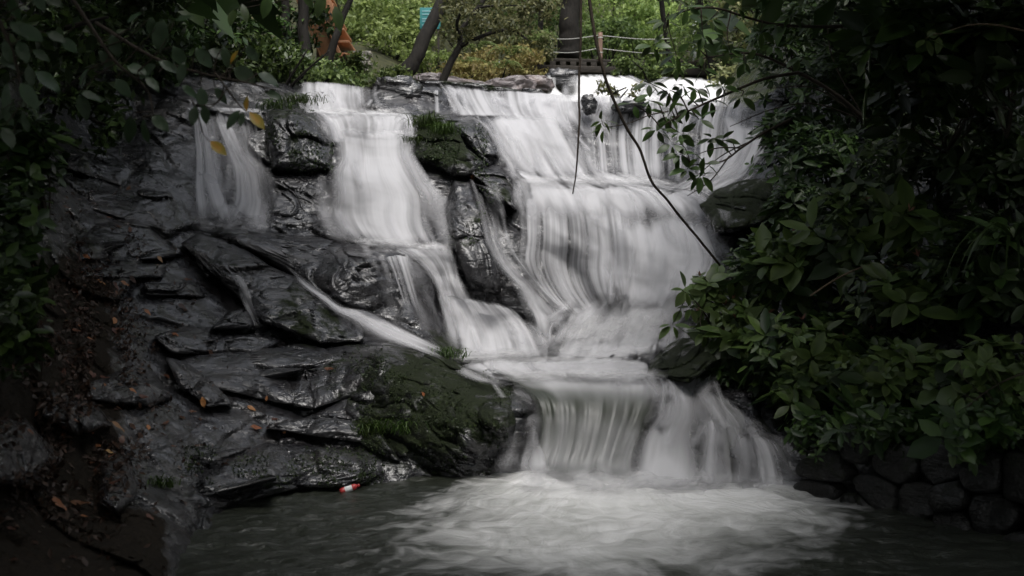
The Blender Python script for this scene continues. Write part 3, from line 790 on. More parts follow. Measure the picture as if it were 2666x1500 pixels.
fall('white water spreading over the middle ledge of the main fall', [(1306,436,1650,448,1.0),(1328,465,1730,480,1.12),(1342,500,1815,500,1.12),(1350,550,1865,545,1.05),(1360,590,1870,600,.9)], 'fall_wide', seed=18, nu=130, nv=70, edge_w=.08, off=.22, ends=(.15,.35))
fall('grey streaked veil of the main fall', [(1336,470,1640,500,1.0),(1350,540,1660,570,.80),(1356,620,1668,650,.64),(1352,680,1670,720,.60),(1378,740,1676,780,.60),(1435,800,1690,830,.72),(1490,850,1700,856,.95)], 'veil', seed=19, nu=130, nv=150, edge_w=.1, off=.18)
fall('dense white core of the main fall', [(1540,545,1845,530,1.0),(1570,600,1864,600,1.4),(1580,680,1880,665,1.4),(1590,745,1850,730,1.4),(1600,815,1800,795,1.4)], 'fall_wide', seed=20, nu=120, nv=110, edge_w=.24, off=.34, arch=.18, ends=(.25,.2))
fall('white bursting foot of the main fall', [(1490,780,1830,725,1.1),(1462,830,1800,795,1.4),(1440,885,1765,862,1.45),(1405,965,1730,945,1.4)], 'fall_wide', seed=21, nu=120, nv=70, edge_w=.22, off=.26, arch=.12, ends=(.3,.1))
fall('side chute tumbling beside the bushes', [(1872,286,2015,345,.7),(1884,350,2003,400,.75),(1866,420,1966,445,.92),(1790,470,1936,468,1.05),(1700,515,1870,512,1.1)], 'fall', seed=22, nu=70, nv=90, edge_w=.14, off=.22)
fall('faint trickle running down the left rocks', [(585,700,620,700,.35),(612,740,650,742,.42),(630,790,664,792,.5),(650,830,680,835,.45),(664,862,690,866,.35)], 'veil', seed=23, nu=24, nv=60, layers=1, edge_w=.3)

# middle pool and lower cascade (explicit distances: level water seen at a slant)
fall('foaming middle pool between the two cascades', [(1165,898,1760,890,1.3,13.1),(1180,926,1745,920,1.3,12.4),(1198,948,1715,945,1.2,11.5),(1236,968,1712,966,1.05,10.6),(1285,988,1740,985,.9,9.95),(1325,1004,1775,1000,.8,9.55)], 'lip', off=0, seed=31, nu=150, nv=90, layers=2, edge_w=.10, ends=(.05,.25), explicit=True, ripple=.10, name='pool_water')
fall('smooth green left lobe of the lower cascade', [(1262,962,1730,955,1.1,10.6),(1292,984,1724,978,1.0,9.95),(1326,1002,1730,1004,.85,9.55),(1358,1018,1724,1036,.16,9.28),(1382,1040,1706,1086,-.08,9.12),(1394,1085,1684,1132,.30,9.02),(1392,1145,1664,1178,.52,8.93),(1376,1198,1656,1218,.82,8.82),(1350,1252,1680,1260,1.2,8.6)], 'lip', off=0, seed=32, nu=130, nv=120, layers=2, per_m=5, edge_w=.12, ends=(.2,.15), explicit=True, ripple=.06, arch=.10)
fall('broken left strands of the lower cascade', [(1290,996,1400,1016,.7,9.5),(1316,1040,1416,1052,.50,9.22),(1328,1095,1424,1100,.44,9.02),(1332,1150,1430,1150,.48,8.9),(1322,1195,1440,1195,.8,8.75),(1300,1250,1460,1250,1.0,8.5)], 'veil', off=0, seed=33, nu=50, nv=90, layers=2, edge_w=.3, explicit=True)
fall('pillow of white water at the top of the right lobe', [(1660,968,1860,968,1.0,10.1),(1694,995,1840,998,1.05,9.62),(1706,1030,1822,1040,.95,9.3),(1700,1080,1826,1090,.80,9.08),(1684,1130,1838,1140,.70,8.9)], 'fall_wide', off=0.02, seed=36, nu=70, nv=70, layers=2, edge_w=.3, explicit=True, arch=.12, ends=(.2,.35))
fall('plunging pale right lobe of the lower cascade', [(1700,985,1860,985,1.0,9.7),(1716,1025,1880,1040,.95,9.3),(1706,1075,1905,1090,.80,9.05),(1662,1130,1925,1145,.85,8.88),(1646,1195,1940,1210,1.0,8.7),(1628,1275,1940,1285,1.3,8.4)], 'fall_wide', off=0, seed=34, nu=110, nv=110, layers=2, per_m=6, edge_w=.16, explicit=True, arch=.14, ripple=.06, ends=(.15,.10))
fall('upper shoulder of the ragged right veil', [(1745,985,1880,1015,.85,9.75),(1790,1030,1925,1062,.72,9.32),(1815,1085,1965,1105,.55,9.04),(1830,1130,1985,1145,.45,8.92)], 'veil', off=0, seed=35, nu=70, nv=70, layers=2, edge_w=.3, explicit=True, ripple=.06, ends=(.12,.3))
fall('middle step of the ragged right veil', [(1826,1080,1930,1095,.5,9.0),(1822,1115,1962,1128,.72,8.86),(1808,1165,1990,1178,.60,8.70),(1800,1215,2005,1225,.62,8.56),(1792,1268,2010,1274,.9,8.38)], 'veil', off=0.04, seed=37, nu=80, nv=70, layers=2, edge_w=.25, explicit=True, ripple=.06, ends=(.15,.12))
fall('outer step of the ragged right veil', [(1930,1115,2010,1130,.45,8.9),(1940,1150,2046,1165,.70,8.72),(1946,1200,2072,1212,.58,8.58),(1948,1255,2086,1262,.62,8.44),(1940,1288,2096,1290,.85,8.3)], 'veil', off=0.02, seed=38, nu=70, nv=60, layers=2, edge_w=.25, explicit=True, ripple=.06, ends=(.15,.12))
fall('smooth dark shoulder under the ragged right veil', [(1740,1000,1960,1040,.7,9.85),(1790,1060,2000,1090,.15,9.4),(1800,1150,2050,1160,.12,9.1),(1790,1230,2085,1240,.25,8.85),(1780,1290,2100,1300,.9,8.55)], 'lip', off=0, seed=39, nu=80, nv=70, layers=1, edge_w=.12, explicit=True, ripple=.08, arch=.12)

foam_band('boiling foam at the foot of the main fall', [(1180,905,1740,880,.7),(1170,925,1735,905,1.0),(1165,940,1730,928,1.05),(1175,958,1725,950,.7)], 51, off=.22, nu=130)
foam_band('white spray hanging before the foot of the main fall', [(1500,760,1800,730,.5),(1475,810,1780,780,.9),(1455,860,1765,835,1.05),(1430,910,1745,890,1.0),(1420,950,1730,940,.6)], 58, off=.42, nu=100, nv=40)
foam_band('foam rolling off the foot of the main fall into the middle pool', [(1190,900,1750,890,.7,12.95),(1182,922,1745,916,1.2,12.4),(1190,944,1738,940,1.2,11.6),(1210,966,1732,963,.8,10.62)], 59, off=.03, nu=130, nv=24, explicit=True, n=1)
foam_band('foam at the foot of the left-middle stream', [(900,612,1190,636,.6),(905,630,1190,650,.95),(920,650,1192,668,.7)], 52, off=.22)
foam_band('foam line at the foot of the left fall', [(505,560,718,565,.35),(498,590,722,596,.6),(505,622,705,624,.25)], 53, off=.12)
foam_band('foam crest along the middle ledge of the main fall', [(1320,440,1700,450,.5),(1326,470,1780,478,.9),(1340,505,1830,500,.6)], 54, off=.26, nu=110)
foam_band('foam crest on the white ledge below the upper curtain', [(796,282,1080,288,.5),(802,292,1084,299,.95),(820,306,1086,312,.5)], 55, off=.18)
foam_band('boiling foam at the foot of the lower cascade', [(1310,1175,2060,1205,.4,8.8),(1300,1222,2090,1245,.9,8.55),(1290,1262,2100,1280,1.2,8.25),(1285,1315,2105,1322,.75,7.6)], 56, off=0, nu=140, nv=30, explicit=True, n=2)
foam_band('foam sliding over the top of the lower cascade', [(1240,960,1760,955,.6,10.4),(1285,985,1770,982,1.0,9.75),(1330,1006,1775,1006,.6,9.36)], 57, off=.03, nu=120, explicit=True)

# ------------------------------------------------------------------ the lower pool
xs = np.concatenate([np.linspace(-9, -2.6, 40), np.linspace(-2.55, 4.2, 240), np.linspace(4.3, 9, 30)])
ys = np.concatenate([np.linspace(-14, 4.5, 60), np.linspace(4.56, 9.6, 230)])
XX, YY = np.meshgrid(xs, ys)
Pp = np.stack([XX, YY, np.zeros_like(XX)], -1)
src = np.array([0.95, 9.6])
dist = np.clip(8.75 - YY, 0, 30)
xc = 1.08 - 0.13 * dist
wd = 0.95 + 0.30 * dist
foam = 1.62 - 0.53 * dist - 0.60 * np.abs((XX - xc) / wd) ** 2.0
foam += 0.30 * (fbm(np.stack([XX * 0.9, YY * 1.1, XX * 0], -1), 3, 77) - 0.5) * np.clip(dist, 0, 1)
foam += 0.22 * np.exp(-((XX - 2.2) / 0.8) ** 2 - ((YY - 7.6) / 0.8) ** 2)
foam += 0.20 * np.exp(-((XX - 0.2) / 1.1) ** 2 - ((YY - 6.2) / 0.5) ** 2)
foam += 0.30 * np.exp(-((XX - 0.4) / 1.3) ** 2 - ((YY - 6.0) / 0.9) ** 2)
foam += 0.16 * np.exp(-((XX + 0.9) / 1.0) ** 2 - ((YY - 6.9) / 0.5) ** 2)
foam = np.clip(foam, -0.25, 1.3)
churn = np.clip(foam, 0, 1)
Pp[..., 2] += (0.03 + 0.06 * churn) * (fbm(np.stack([XX * 1.6, YY * 2.0, XX * 0], -1), 3, 78) - 0.5) * 1.2
Pp[..., 2] += 0.05 * (fbm(np.stack([XX * 6, YY * 9, XX * 0], -1), 2, 79) - 0.5)
for hx_, hy_, hr, hh in ((0.22, 8.75, .14, .08),):
    Pp[..., 2] += hh * np.exp(-((XX - hx_) ** 2 + (YY - hy_) ** 2) / (hr * hr))
th = np.arctan2(XX - src[0], src[1] - YY); rr = np.hypot(XX - src[0], YY - src[1])
uv = np.stack([th * 2.4, rr], -1)
pool = link('pool_water', mesh_np('pool_water', Pp, grid_faces(len(ys), len(xs)), M['pool'], attrs={'dens': foam.ravel()}, uv=uv.reshape(-1, 2)))
tag(pool, 'dark green pool streaked with drifting foam below the lower cascade', kind='structure')

# stream bed and ground that carry on under and behind the viewer
gx = np.linspace(-40, 40, 120); gy = np.linspace(-40, 12, 80)
GX, GY = np.meshgrid(gx, gy)
side = np.maximum(np.clip(-3.6 - GX, 0, 40), np.clip(GX - 4.2 , 0, 40))
GZ = -0.75 + 0.32 * side - 0.004 * side ** 2 + 0.5 * (fbm(np.stack([GX * .5, GY * .5, GX * 0], -1), 3, 90) - 0.5)
ground = link('ground', mesh_np('ground', np.stack([GX, GY, GZ], -1), grid_faces(80, 120), M['earth']))
tag(ground, kind='structure')

# the wooded slope behind the brink
def hill_z(X, Y):
    z = 4.5 + 0.6 * sstep(16.8, 20.5, Y) + 0.27 * np.clip(Y - 20.5, 0, 100) + 0.012 * np.clip(Y - 30, 0, 100) ** 2
    bank = np.clip((np.abs(X - 1.8 - 0.05 * (Y - 20)) - 2.6) / 3.0, 0, 1)
    z = z + bank * sstep(17.0, 20.5, Y) * (0.9 + 0.10 * np.clip(Y - 20, 0, 30)) + 0.25 * np.clip(np.abs(X) - 8, 0, 40)
    return z + 0.7 * sstep(17, 22, Y) * (fbm(np.stack([X * .35, Y * .35, X * 0], -1), 4, 91) - 0.5)
hx = np.linspace(-45, 45, 200); hy = np.linspace(16.9, 90, 160)
HX, HY = np.meshgrid(hx, hy)
HZ = hill_z(HX, HY)
hill = link('hillside', mesh_np('hillside', np.stack([HX, HY, HZ], -1), grid_faces(160, 200), M['forest_floor']))
tag(hill, kind='structure')
# level water behind the brink and the upper falls
ux = np.linspace(-1.8, 4.3, 60); uy = np.linspace(16.4, 22.0, 60)
UX, UY = np.meshgrid(ux, uy)
UZ = 4.66 + 0.03 * (UY - 16.4) + 0.03 * fbm(np.stack([UX * 4, UY * 4, UX * 0], -1), 2, 7)
upw = link('stream_water', mesh_np('stream_water', np.stack([UX, UY, UZ], -1), grid_faces(60, 60), M['pool'], attrs={'dens': np.full(UX.size, .75)}, uv=np.stack([UX, UY], -1).reshape(-1, 2)))
tag(upw, kind='structure')
fall('bright upper fall under the footbridge', [(1488,192,1640,196,1.3,23.5),(1478,215,1690,222,1.3,22.8),(1470,245,1730,245,1.2,22.2),(1420,264,1760,266,1.2,21.4),(1420,300,1760,300,1.2,21.3)], 'fall_lit_tint', off=0, seed=41, nu=90, nv=50, layers=2, ends=(.1,.0), edge_w=.2, explicit=True, ripple=.15)
fall('bright upper fall half hidden behind the hanging leaves', [(1730,200,1880,205,1.2,23.5),(1690,222,1925,226,1.3,22.8),(1680,245,1960,250,1.2,22.2),(1690,280,1960,285,1.2,21.4),(1690,300,1960,300,1.2,21.3)], 'fall_lit_tint', off=0, seed=42, nu=90, nv=50, layers=2, ends=(.1,.0), edge_w=.2, explicit=True, ripple=.2)
fall('small separate spout left of the upper falls', [(1425,186,1448,186,1.0,24.5),(1422,212,1450,212,.95,24.0),(1414,228,1452,230,1.1,23.5),(1420,252,1480,255,1.1,22.8),(1430,285,1510,285,1.1,22.4)], 'fall_lit_tint', off=0, seed=43, nu=30, nv=50, layers=1, edge_w=.14, explicit=True)
# ------------------------------------------------------------------ leaves and plants
def unit(v):
    v = np.asarray(v, float)
    return v / (np.linalg.norm(v, axis=-1, keepdims=True) + 1e-9)

def leaf_batch(P, Dr, Up, L, Wd, fold=0.18, droop=0.18):
    """folded pointed leaves: 5 corners, 4 faces each"""
    P, Dr, Up = np.asarray(P, float), unit(Dr), unit(Up)
    L = np.broadcast_to(L, len(P))[:, None]; Wd = np.broadcast_to(Wd, len(P))[:, None]
    S = unit(np.cross(Dr, Up)); U = np.cross(S, Dr)
    B = P
    C = P + Dr * L * 0.52 - U * Wd * fold
    A = P + Dr * L * 0.48 - S * Wd * 0.5
    E = P + Dr * L * 0.48 + S * Wd * 0.5
    T = P + Dr * L - U * L * droop
    V = np.stack([B, A, E, T, C], 1).reshape(-1, 3)
    o = np.arange(len(P))[:, None, None] * 5
    F = (np.array([[0, 4, 1], [1, 4, 3], [3, 4, 2], [2, 4, 0]])[None] + o).reshape(-1, 3)
    return V, F

def leaf_round(P, Dr, Up, L, Wd, fold=0.16, droop=0.2):
    """rounder leaves for plants near the viewer: 8 corners, 8 faces each"""
    P, Dr, Up = np.asarray(P, float), unit(Dr), unit(Up)
    L = np.broadcast_to(L, len(P))[:, None]; Wd = np.broadcast_to(Wd, len(P))[:, None]
    S = unit(np.cross(Dr, Up)); U = np.cross(S, Dr)
    q = lambda t, w, z: P + Dr * L * t + S * Wd * w + U * (Wd * z - L * droop * t * t)
    V = np.stack([q(0, 0, 0), q(.30, -.43, 0), q(.68, -.42, 0), q(1, 0, 0), q(.68, .42, 0), q(.30, .43, 0), q(.32, 0, -fold), q(.68, 0, -fold)], 1).reshape(-1, 3)
    o = np.arange(len(P))[:, None, None] * 8
    F = (np.array([[0, 6, 1], [1, 6, 7], [1, 7, 2], [2, 7, 3], [3, 7, 4], [4, 7, 5], [5, 7, 6], [5, 6, 0]])[None] + o).reshape(-1, 3)
    return V, F

def oval_leaf_mesh(name, mat, wide=0.42, droop=0.16, fold=0.10, wave=0.0, spots=None):
    """one leaf, 1 m long, with rounded outline, midrib fold and a stalk"""
    ts = np.array([0.0, 0.08, 0.22, 0.40, 0.58, 0.76, 0.90, 1.0])
    hw = wide * 0.5 * np.array([0.02, 0.30, 0.74, 1.0, 0.98, 0.72, 0.34, 0.0])
    V, t_ = [], []
    for t, h in zip(ts, hw):
        z = -droop * t * t
        for s in (-1, 0, 1):
            V.append((s * h, t, z + (abs(s) * h * fold * 2) + wave * math.sin(t * 9 + s) * 0.03)); t_.append(0.35 + 0.3 * abs(s))
    V.append((0, -0.14, 0.0)); V.append((0.008, -0.14, -0.012)); t_ += [0.3, 0.3]
    n = len(ts)
    F = []
    for i in range(n - 1):
        for s in range(2):
            a = i * 3 + s
            F += [(a, a + 1, a + 4), (a, a + 4, a + 3)]
    F += [(3 * n, 3 * n + 1, 1)]
    tint = np.array(t_)
    if spots is not None: tint = np.array([spots(v) for v in V])
    return mesh_np(name, np.array(V), np.array(F), mat, smooth=True, attrs={'tint': tint})

def orient(o, P, d, up, L):
    d = Vector(d).normalized(); up = Vector(up)
    x = d.cross(up)
    if x.length < 1e-4: x = d.cross(Vector((1, 0, 0)))
    x.normalize(); z = x.cross(d)
    from mathutils import Matrix
    m = Matrix(((x.x, d.x, z.x), (x.y, d.y, z.y), (x.z, d.z, z.z))).to_4x4()
    m = m @ Matrix.Diagonal((L, L, L, 1))
    m.translation = Vector([float(c) for c in P])
    return m

def put_leaf(me, parent, P, d, up, L, name='leaf'):
    o = bpy.data.objects.new(name, me)
    COL.objects.link(o)
    o.parent = parent
    m = orient(o, P, d, up, L)
    if parent is not None:
        m.translation = m.translation - parent.location
    o.matrix_local = m
    return o

def foliage_obj(name, V, F, mat, parent, per=5, kind='stuff', rs=None, base=None, spread=1.0):
    """leaf mesh in the parent's own space"""
    r = rs or rng
    n = len(V) // per
    t = np.repeat(np.clip(r.random(n) ** (1.3 if per == 5 else 2.4) * spread, 0, 1), per)
    if parent is not None: V = V - np.array(parent.location)
    o = link(name, mesh_np(name, V, F, mat, smooth=False, attrs={'tint': t}), parent)
    if kind: o['kind'] = kind
    return o

def stem_obj(name, parts, mat, parent):
    V, F = join(parts)
    if parent is not None: V = V - np.array(parent.location)
    return link(name, mesh_np(name, V, F, mat, smooth=True), parent)

def rosettes(C, axis, k, L, r, wl=0.42, open_=(50, 95), droop=0.2, jl=0.3):
    """whorls of k leaves round the tips C"""
    Ps, Ds, Us, Ls = [], [], [], []
    for c, a in zip(C, axis):
        a = unit(a)
        ref = np.array([1, 0, 0]) if abs(a[0]) < 0.8 else np.array([0, 1, 0])
        b1 = unit(np.cross(a, ref)); b2 = np.cross(a, b1)
        kk = k + r.integers(-2, 2); sz = math.exp(r.normal() * .36)
        ph = r.random() * 6.28
        for i in range(max(3, kk)):
            t = ph + i * 2.399 + r.normal() * 0.2
            o = R(r.uniform(*open_))
            rad = math.cos(t) * b1 + math.sin(t) * b2
            d = math.cos(o) * a + math.sin(o) * rad
            Ps.append(c + d * L * 0.10 - a * 0.012 * i); Ds.append(d); Us.append(a + 0.25 * r.normal(size=3)); Ls.append(L * sz * r.uniform(1 - jl, 1 + jl))
    Ls = np.array(Ls)
    return np.array(Ps), np.array(Ds), np.array(Us), Ls, Ls * wl

def shrub(label, px, py, D, rad, n, k=7, L=0.13, mat='leaf_bank', wl=0.42, name='leafy_shrub', cat='shrub', group=None, root=None, seed=0, stems=9, buds=0, lit=1.0, solo=0):
    r = np.random.default_rng(1000 + seed)
    c = at(px, py, D)
    rad = np.asarray(rad, float)
    rootp = np.array(root) if root is not None else c + np.array([0.3 * rad[0], 0.7 * rad[1], -rad[2]])
    t = thing(name, label, cat, rootp, group)
    d = unit(r.normal(size=(n, 3)) + np.array([0, -0.45, 0.35]))
    lump = 0.72 + 0.55 * fbm(d * 2.3 + seed * 3.1, 3, seed)
    rr = (r.random(n) ** 0.45)
    C = c + d * rad * (lump * rr)[:, None]
    ax = unit(d * 0.8 + np.array([0, -0.25, 0.75]) + 0.35 * r.normal(size=(n, 3)))
    P, Dd, U, Ls, Ws = rosettes(C, ax, k, L, r, wl)
    if solo:                      # the leaves nearest the viewer are leaves of their own
        o_ = np.argsort(P[:, 1] - 0.5 * P[:, 2])
        for i in o_[:solo]:
            put_leaf(LEAF_SOLO[mat][r.integers(2)], t, P[i], Dd[i], U[i], Ls[i])
        keep = o_[solo:]
        P, Dd, U, Ls, Ws = P[keep], Dd[keep], U[keep], Ls[keep], Ws[keep]
    V1, F1 = leaf_round(P, Dd, U, Ls, Ws, 0.16, 0.22)
    foliage_obj('foliage', V1, F1, M[mat], t, per=8, rs=r, spread=lit)
    parts = []
    for i in r.choice(n, min(stems, n), replace=False):
        m = (rootp + C[i]) / 2 + r.normal(size=3) * 0.12 * rad.mean() + np.array([0, 0, 0.1 * rad[2]])
        parts.append(tube(smooth_line([rootp, m, C[i]], 10), [0.013 * rad.mean() + 0.006, 0.004], 5))
    if parts: stem_obj('stem', parts, M['twig'], t)
    if buds:
        idx = r.choice(n, min(buds, n), replace=False)
        bp = np.repeat(C[idx], 3, 0); bd = np.repeat(ax[idx], 3, 0) + 0.35 * r.normal(size=(3 * len(idx), 3))
        Vb, Fb = leaf_batch(bp, bd, r.normal(size=(len(bp), 3)), L * 0.55, L * 0.16)
        foliage_obj('bud', Vb, Fb, M['leaf_bud'], t, rs=r)
    return t

def leafcloud(c, rad, n, L, r, wl=0.5, shell=0.4, seed=0, flat=0.0):
    d = unit(r.normal(size=(n, 3)))
    lump = 0.6 + 0.8 * fbm(d * 2.0 + seed * 5.3, 3, seed)
    rr = shell + (1 - shell) * r.random(n) ** 0.6
    P = np.asarray(c) + d * np.asarray(rad) * (lump * rr)[:, None]
    # clump: pull the leaves towards a set of twig ends
    m = max(8, n // 40)
    K = np.asarray(c) + unit(r.normal(size=(m, 3))) * np.asarray(rad) * ((0.6 + 0.8 * fbm(unit(r.normal(size=(m, 3))) * 2 + seed, 2, seed)) * (0.45 + 0.55 * r.random(m)))[:, None]
    pick = r.integers(0, m, n)
    P = np.where((r.random(n) < 0.9)[:, None], K[pick] + r.normal(size=(n, 3)) * np.asarray(rad) * 0.085, P)
    Dd = unit(r.normal(size=(n, 3)) + np.array([0, -0.2, -0.35]))
    U = unit(r.normal(size=(n, 3)) * 0.7 + np.array([0, -0.35, 0.9]))
    Ls = L * r.uniform(0.6, 1.35, n)
    return leaf_batch(P, Dd, U, Ls, Ls * wl, 0.15, 0.15)

# ------------------------------------------------------------------ forest on the slope behind
def bg_shrub(label, px, py, D, rad, n, L, mat, seed, cat='shrub', name='hillside_shrub', group='shrubs on the slope behind the falls'):
    r = np.random.default_rng(3000 + seed)
    c = at(px, py, D)
    base = np.array([c[0], c[1], max(hill_z(c[0], c[1]), c[2] - rad[2] * 2.2)])
    base[2] = min(base[2], c[2] - 0.2 * rad[2])
    t = thing(name, label, cat, base, group)
    V, F = leafcloud(c, rad, n, L, r, seed=seed)
    foliage_obj('foliage', V, F, M[mat], t, rs=r)
    parts = []
    for i in range(5):
        e = c + r.normal(size=3) * np.asarray(rad) * 0.5
        parts.append(tube(smooth_line([base, (base + e) / 2 + r.normal(size=3) * 0.1, e], 8), [0.04, 0.012], 5))
    stem_obj('stem', parts, M['bark'], t)
    return t

bg_shrub('bright yellow-green shrub left of the leaning trunk', 1000, 60, 27, (1.5, 1.3, 1.0), 3600, 0.17, 'leaf_lime', 1)
bg_shrub('soft green shrub filling the gap beside the orange stair', 945, 30, 31, (1.5, 1.2, 1.2), 3000, 0.18, 'leaf_sun', 2)
bg_shrub('dense mid green shrub behind the teal board', 1080, 10, 34, (1.8, 1.2, 1.6), 3000, 0.18, 'leaf_sun', 3)
bg_shrub('lime shrub catching light above the left curtain', 1030, 115, 25, (0.9, 0.8, 0.55), 1600, 0.13, 'leaf_lime', 4)
bg_shrub('olive leafy mass behind the slim forked tree', 1230, 40, 30, (2.3, 1.4, 1.5), 4200, 0.15, 'leaf_olive', 5)
bg_shrub('dark green mass right of the slim forked tree', 1360, 30, 31, (1.6, 1.3, 1.5), 3200, 0.15, 'leaf_sun', 6)
bg_shrub('lime green shrub behind the brown rope post', 1600, 40, 34, (1.7, 1.2, 1.4), 3200, 0.16, 'leaf_lime', 7)
bg_shrub('bright green shrub above the footbridge rope', 1560, 95, 31, (1.3, 0.8, 0.7), 1800, 0.15, 'leaf_sun', 8)
bg_shrub('yellow-green shrub behind the right end of the footbridge', 1720, 70, 33, (1.8, 1.2, 1.3), 3200, 0.16, 'leaf_lime', 9)
bg_shrub('deep green mass high above the footbridge', 1700, -20, 38, (3.0, 1.4, 1.8), 3400, 0.2, 'leaf_sun', 10)
bg_shrub('pale green tree top high behind the leaning trunk', 1150, -40, 42, (3.5, 1.5, 2.2), 3400, 0.22, 'leaf_sun', 11)
bg_shrub('hazy green tree top high above the orange stair', 930, -40, 42, (2.6, 1.5, 2.0), 2600, 0.22, 'leaf_lime', 12)
bg_shrub('shaded leafy mass right of the footbridge', 1880, 90, 28, (1.8, 1.2, 1.6), 3000, 0.15, 'leaf_sun', 13)
bg_shrub('tall shaded foliage at the upper right of the stream', 2020, 40, 26, (2.0, 1.4, 2.0), 3000, 0.16, 'leaf_olive', 14)
bg_shrub('low shaded foliage on the right bank of the upper stream', 2010, 190, 23, (1.2, 1.0, 0.9), 1800, 0.14, 'leaf_olive', 15)
bg_shrub('small green shrub growing on the left brink', 880, 200, 18.2, (0.55, 0.4, 0.22), 900, 0.09, 'leaf_sun', 16)
bg_shrub('low green plants edging the brink by the leaning trunk', 1010, 205, 18.2, (0.6, 0.4, 0.22), 900, 0.09, 'leaf_sun', 17)
bg_shrub('low leafy tuft at the foot of the orange stair', 925, 165, 20, (0.5, 0.4, 0.32), 700, 0.11, 'leaf_sun', 18)
bg_shrub('straw coloured undergrowth below the slim forked tree', 1300, 165, 25.5, (1.3, 0.7, 0.45), 2200, 0.12, 'leaf_straw', 19)
bg_shrub('pale olive undergrowth left of the footbridge', 1360, 120, 27.5, (1.1, 0.7, 0.5), 1800, 0.13, 'leaf_olive', 20)
bg_shrub('straw brown undergrowth on the pale bank', 1200, 190, 23.5, (0.9, 0.6, 0.28), 1500, 0.10, 'leaf_straw', 21)
bg_shrub('green undergrowth beneath the slim forked tree', 1110, 165, 24, (0.7, 0.5, 0.4), 1300, 0.10, 'leaf_lime', 22)
bg_shrub('dark green plants hanging below the footbridge', 1690, 175, 25, (1.0, 0.5, 0.30), 1500, 0.12, 'leaf_sun', 23)
bg_shrub('sparse green sprigs in front of the upper fall', 1600, 235, 20.8, (0.55, 0.3, 0.22), 260, 0.10, 'leaf_olive', 24)
bg_shrub('light green leaves beyond the big dark trunk', 1440, 10, 36, (1.6, 1.0, 1.4), 2400, 0.18, 'leaf_sun', 25)
for i, (x, y, D, s) in enumerate([(1240, 130, 24.5, .62), (1330, 140, 25, .58), (1215, 165, 23.6, .5), (1305, 172, 23.8, .5), (1390, 105, 26.5, .7)]):
    r = np.random.default_rng(500 + i)
    c = at(x, y, D) - np.array([0, 0, 0.15])
    t = thing('fern', ['pale fern arching behind the slim forked tree', 'pale fern next to the straw undergrowth', 'low fern over the pink earth bank', 'domed pale fern above the pale rocks', 'tall pale fern left of the footbridge end'][i], 'fern', c, 'ferns on the bank behind the brink')
    for f in range(13):
        a = r.uniform(0, 6.28); out = np.array([math.cos(a), math.sin(a) * 0.6, 0])
        pts = smooth_line([c, c + out * s * 0.35 + [0, 0, s * 0.5], c + out * s * 0.8 + [0, 0, s * 0.45], c + out * s * 1.1 + [0, 0, s * 0.1]], 16)
        T = unit(np.gradient(pts, axis=0)); S = unit(np.cross(T, [0, 0, 1.0]))
        P_ = np.repeat(pts[2:], 2, 0); Dd = np.empty_like(P_); Dd[0::2] = S[2:] + T[2:] * 0.5; Dd[1::2] = -S[2:] + T[2:] * 0.5
        ll = np.repeat(np.linspace(0.28, 0.06, 14) * s, 2)
        V_, F_ = leaf_batch(P_, Dd, np.tile([0, -.2, 1.0], (len(P_), 1)), ll, ll * 0.26)
        o = foliage_obj('frond', V_, F_, M['leaf_fern'], t, rs=r, kind='stuff')

def tree_limbs(label, name, limbs, mat='bark', cat='tree', leaves=None, seed=0, sides=10, crown_mat='leaf_sun'):
    """limbs: list of (pts in px,py,D ; radii). First one is the trunk."""
    P0 = at(*limbs[0][0][0])
    t = thing(name, label, cat, P0)
    for i, (pts, rad) in enumerate(limbs):
        P = smooth_line([at(*p) for p in pts], 30 if i == 0 else 18)
        P = P + 0.5 * np.asarray(rad).min() * (fbm(P * 3, 2, seed + i)[:, None] - 0.5)
        V, F = tube(P, rad, sides, 0.16, seed + i)
        link('trunk' if i == 0 else 'branch', mesh_np('limb', V - P0, F, M[mat]), t)
    if leaves:
        r = np.random.default_rng(4000 + seed)
        parts = [leafcloud(at(*c), rd, n, L, r, seed=seed + j) for j, (c, rd, n, L) in enumerate(leaves)]
        V, F = join(parts)
        foliage_obj('crown', V, F, M[crown_mat], t, rs=r)
    return t

tree_limbs('thick dark trunk leaning right above the brink', 'leaning_tree', [
    ([(1040,205,19.2),(1075,165,19.2),(1105,100,19.4),(1135,40,19.6),(1165,-40,19.8),(1190,-140,20),(1200,-300,20)], [0.19,0.145,0.13,0.12,0.11,0.10])],
    leaves=[((1230,-330,20),(1.0,0.8,0.5),500,0.15)], seed=1)
tree_limbs('slim forked dark tree on the brink', 'forked_tree', [
    ([(1148,222,19.4),(1172,165,19.4),(1196,120,19.5),(1200,80,19.6),(1230,40,19.7),(1270,-20,19.8),(1300,-120,20)], [0.085,0.07,0.055,0.05,0.045,0.04]),
    ([(1196,122,19.5),(1240,100,19.4),(1300,80,19.3),(1345,84,19.2),(1375,105,19.1)], [0.05,0.035,0.012]),
    ([(1196,100,19.5),(1190,60,19.3),(1205,10,19.2),(1200,-60,19.2)], [0.04,0.03,0.02]),
    ([(1246,20,19.7),(1300,14,19.5),(1370,16,19.3)], [0.028,0.02,0.008])],
    leaves=[((1300,25,19.4),(1.3,0.8,0.42),1100,0.10),((1195,60,19.2),(0.45,0.4,0.5),420,0.09),((1330,70,19.2),(0.55,0.4,0.18),300,0.09),((1400,40,19.4),(.6,.5,.4),420,.1)], seed=2, crown_mat='leaf_olive')
tree_limbs('big dark upright trunk behind the footbridge', 'upright_tree', [
    ([(1480,150,30),(1482,80,30),(1483,0,30),(1486,-160,30),(1488,-300,30)], [0.36,0.32,0.30,0.27]),],
    leaves=[((1490,-420,30),(1.6,1.2,0.8),600,0.2)], seed=3)
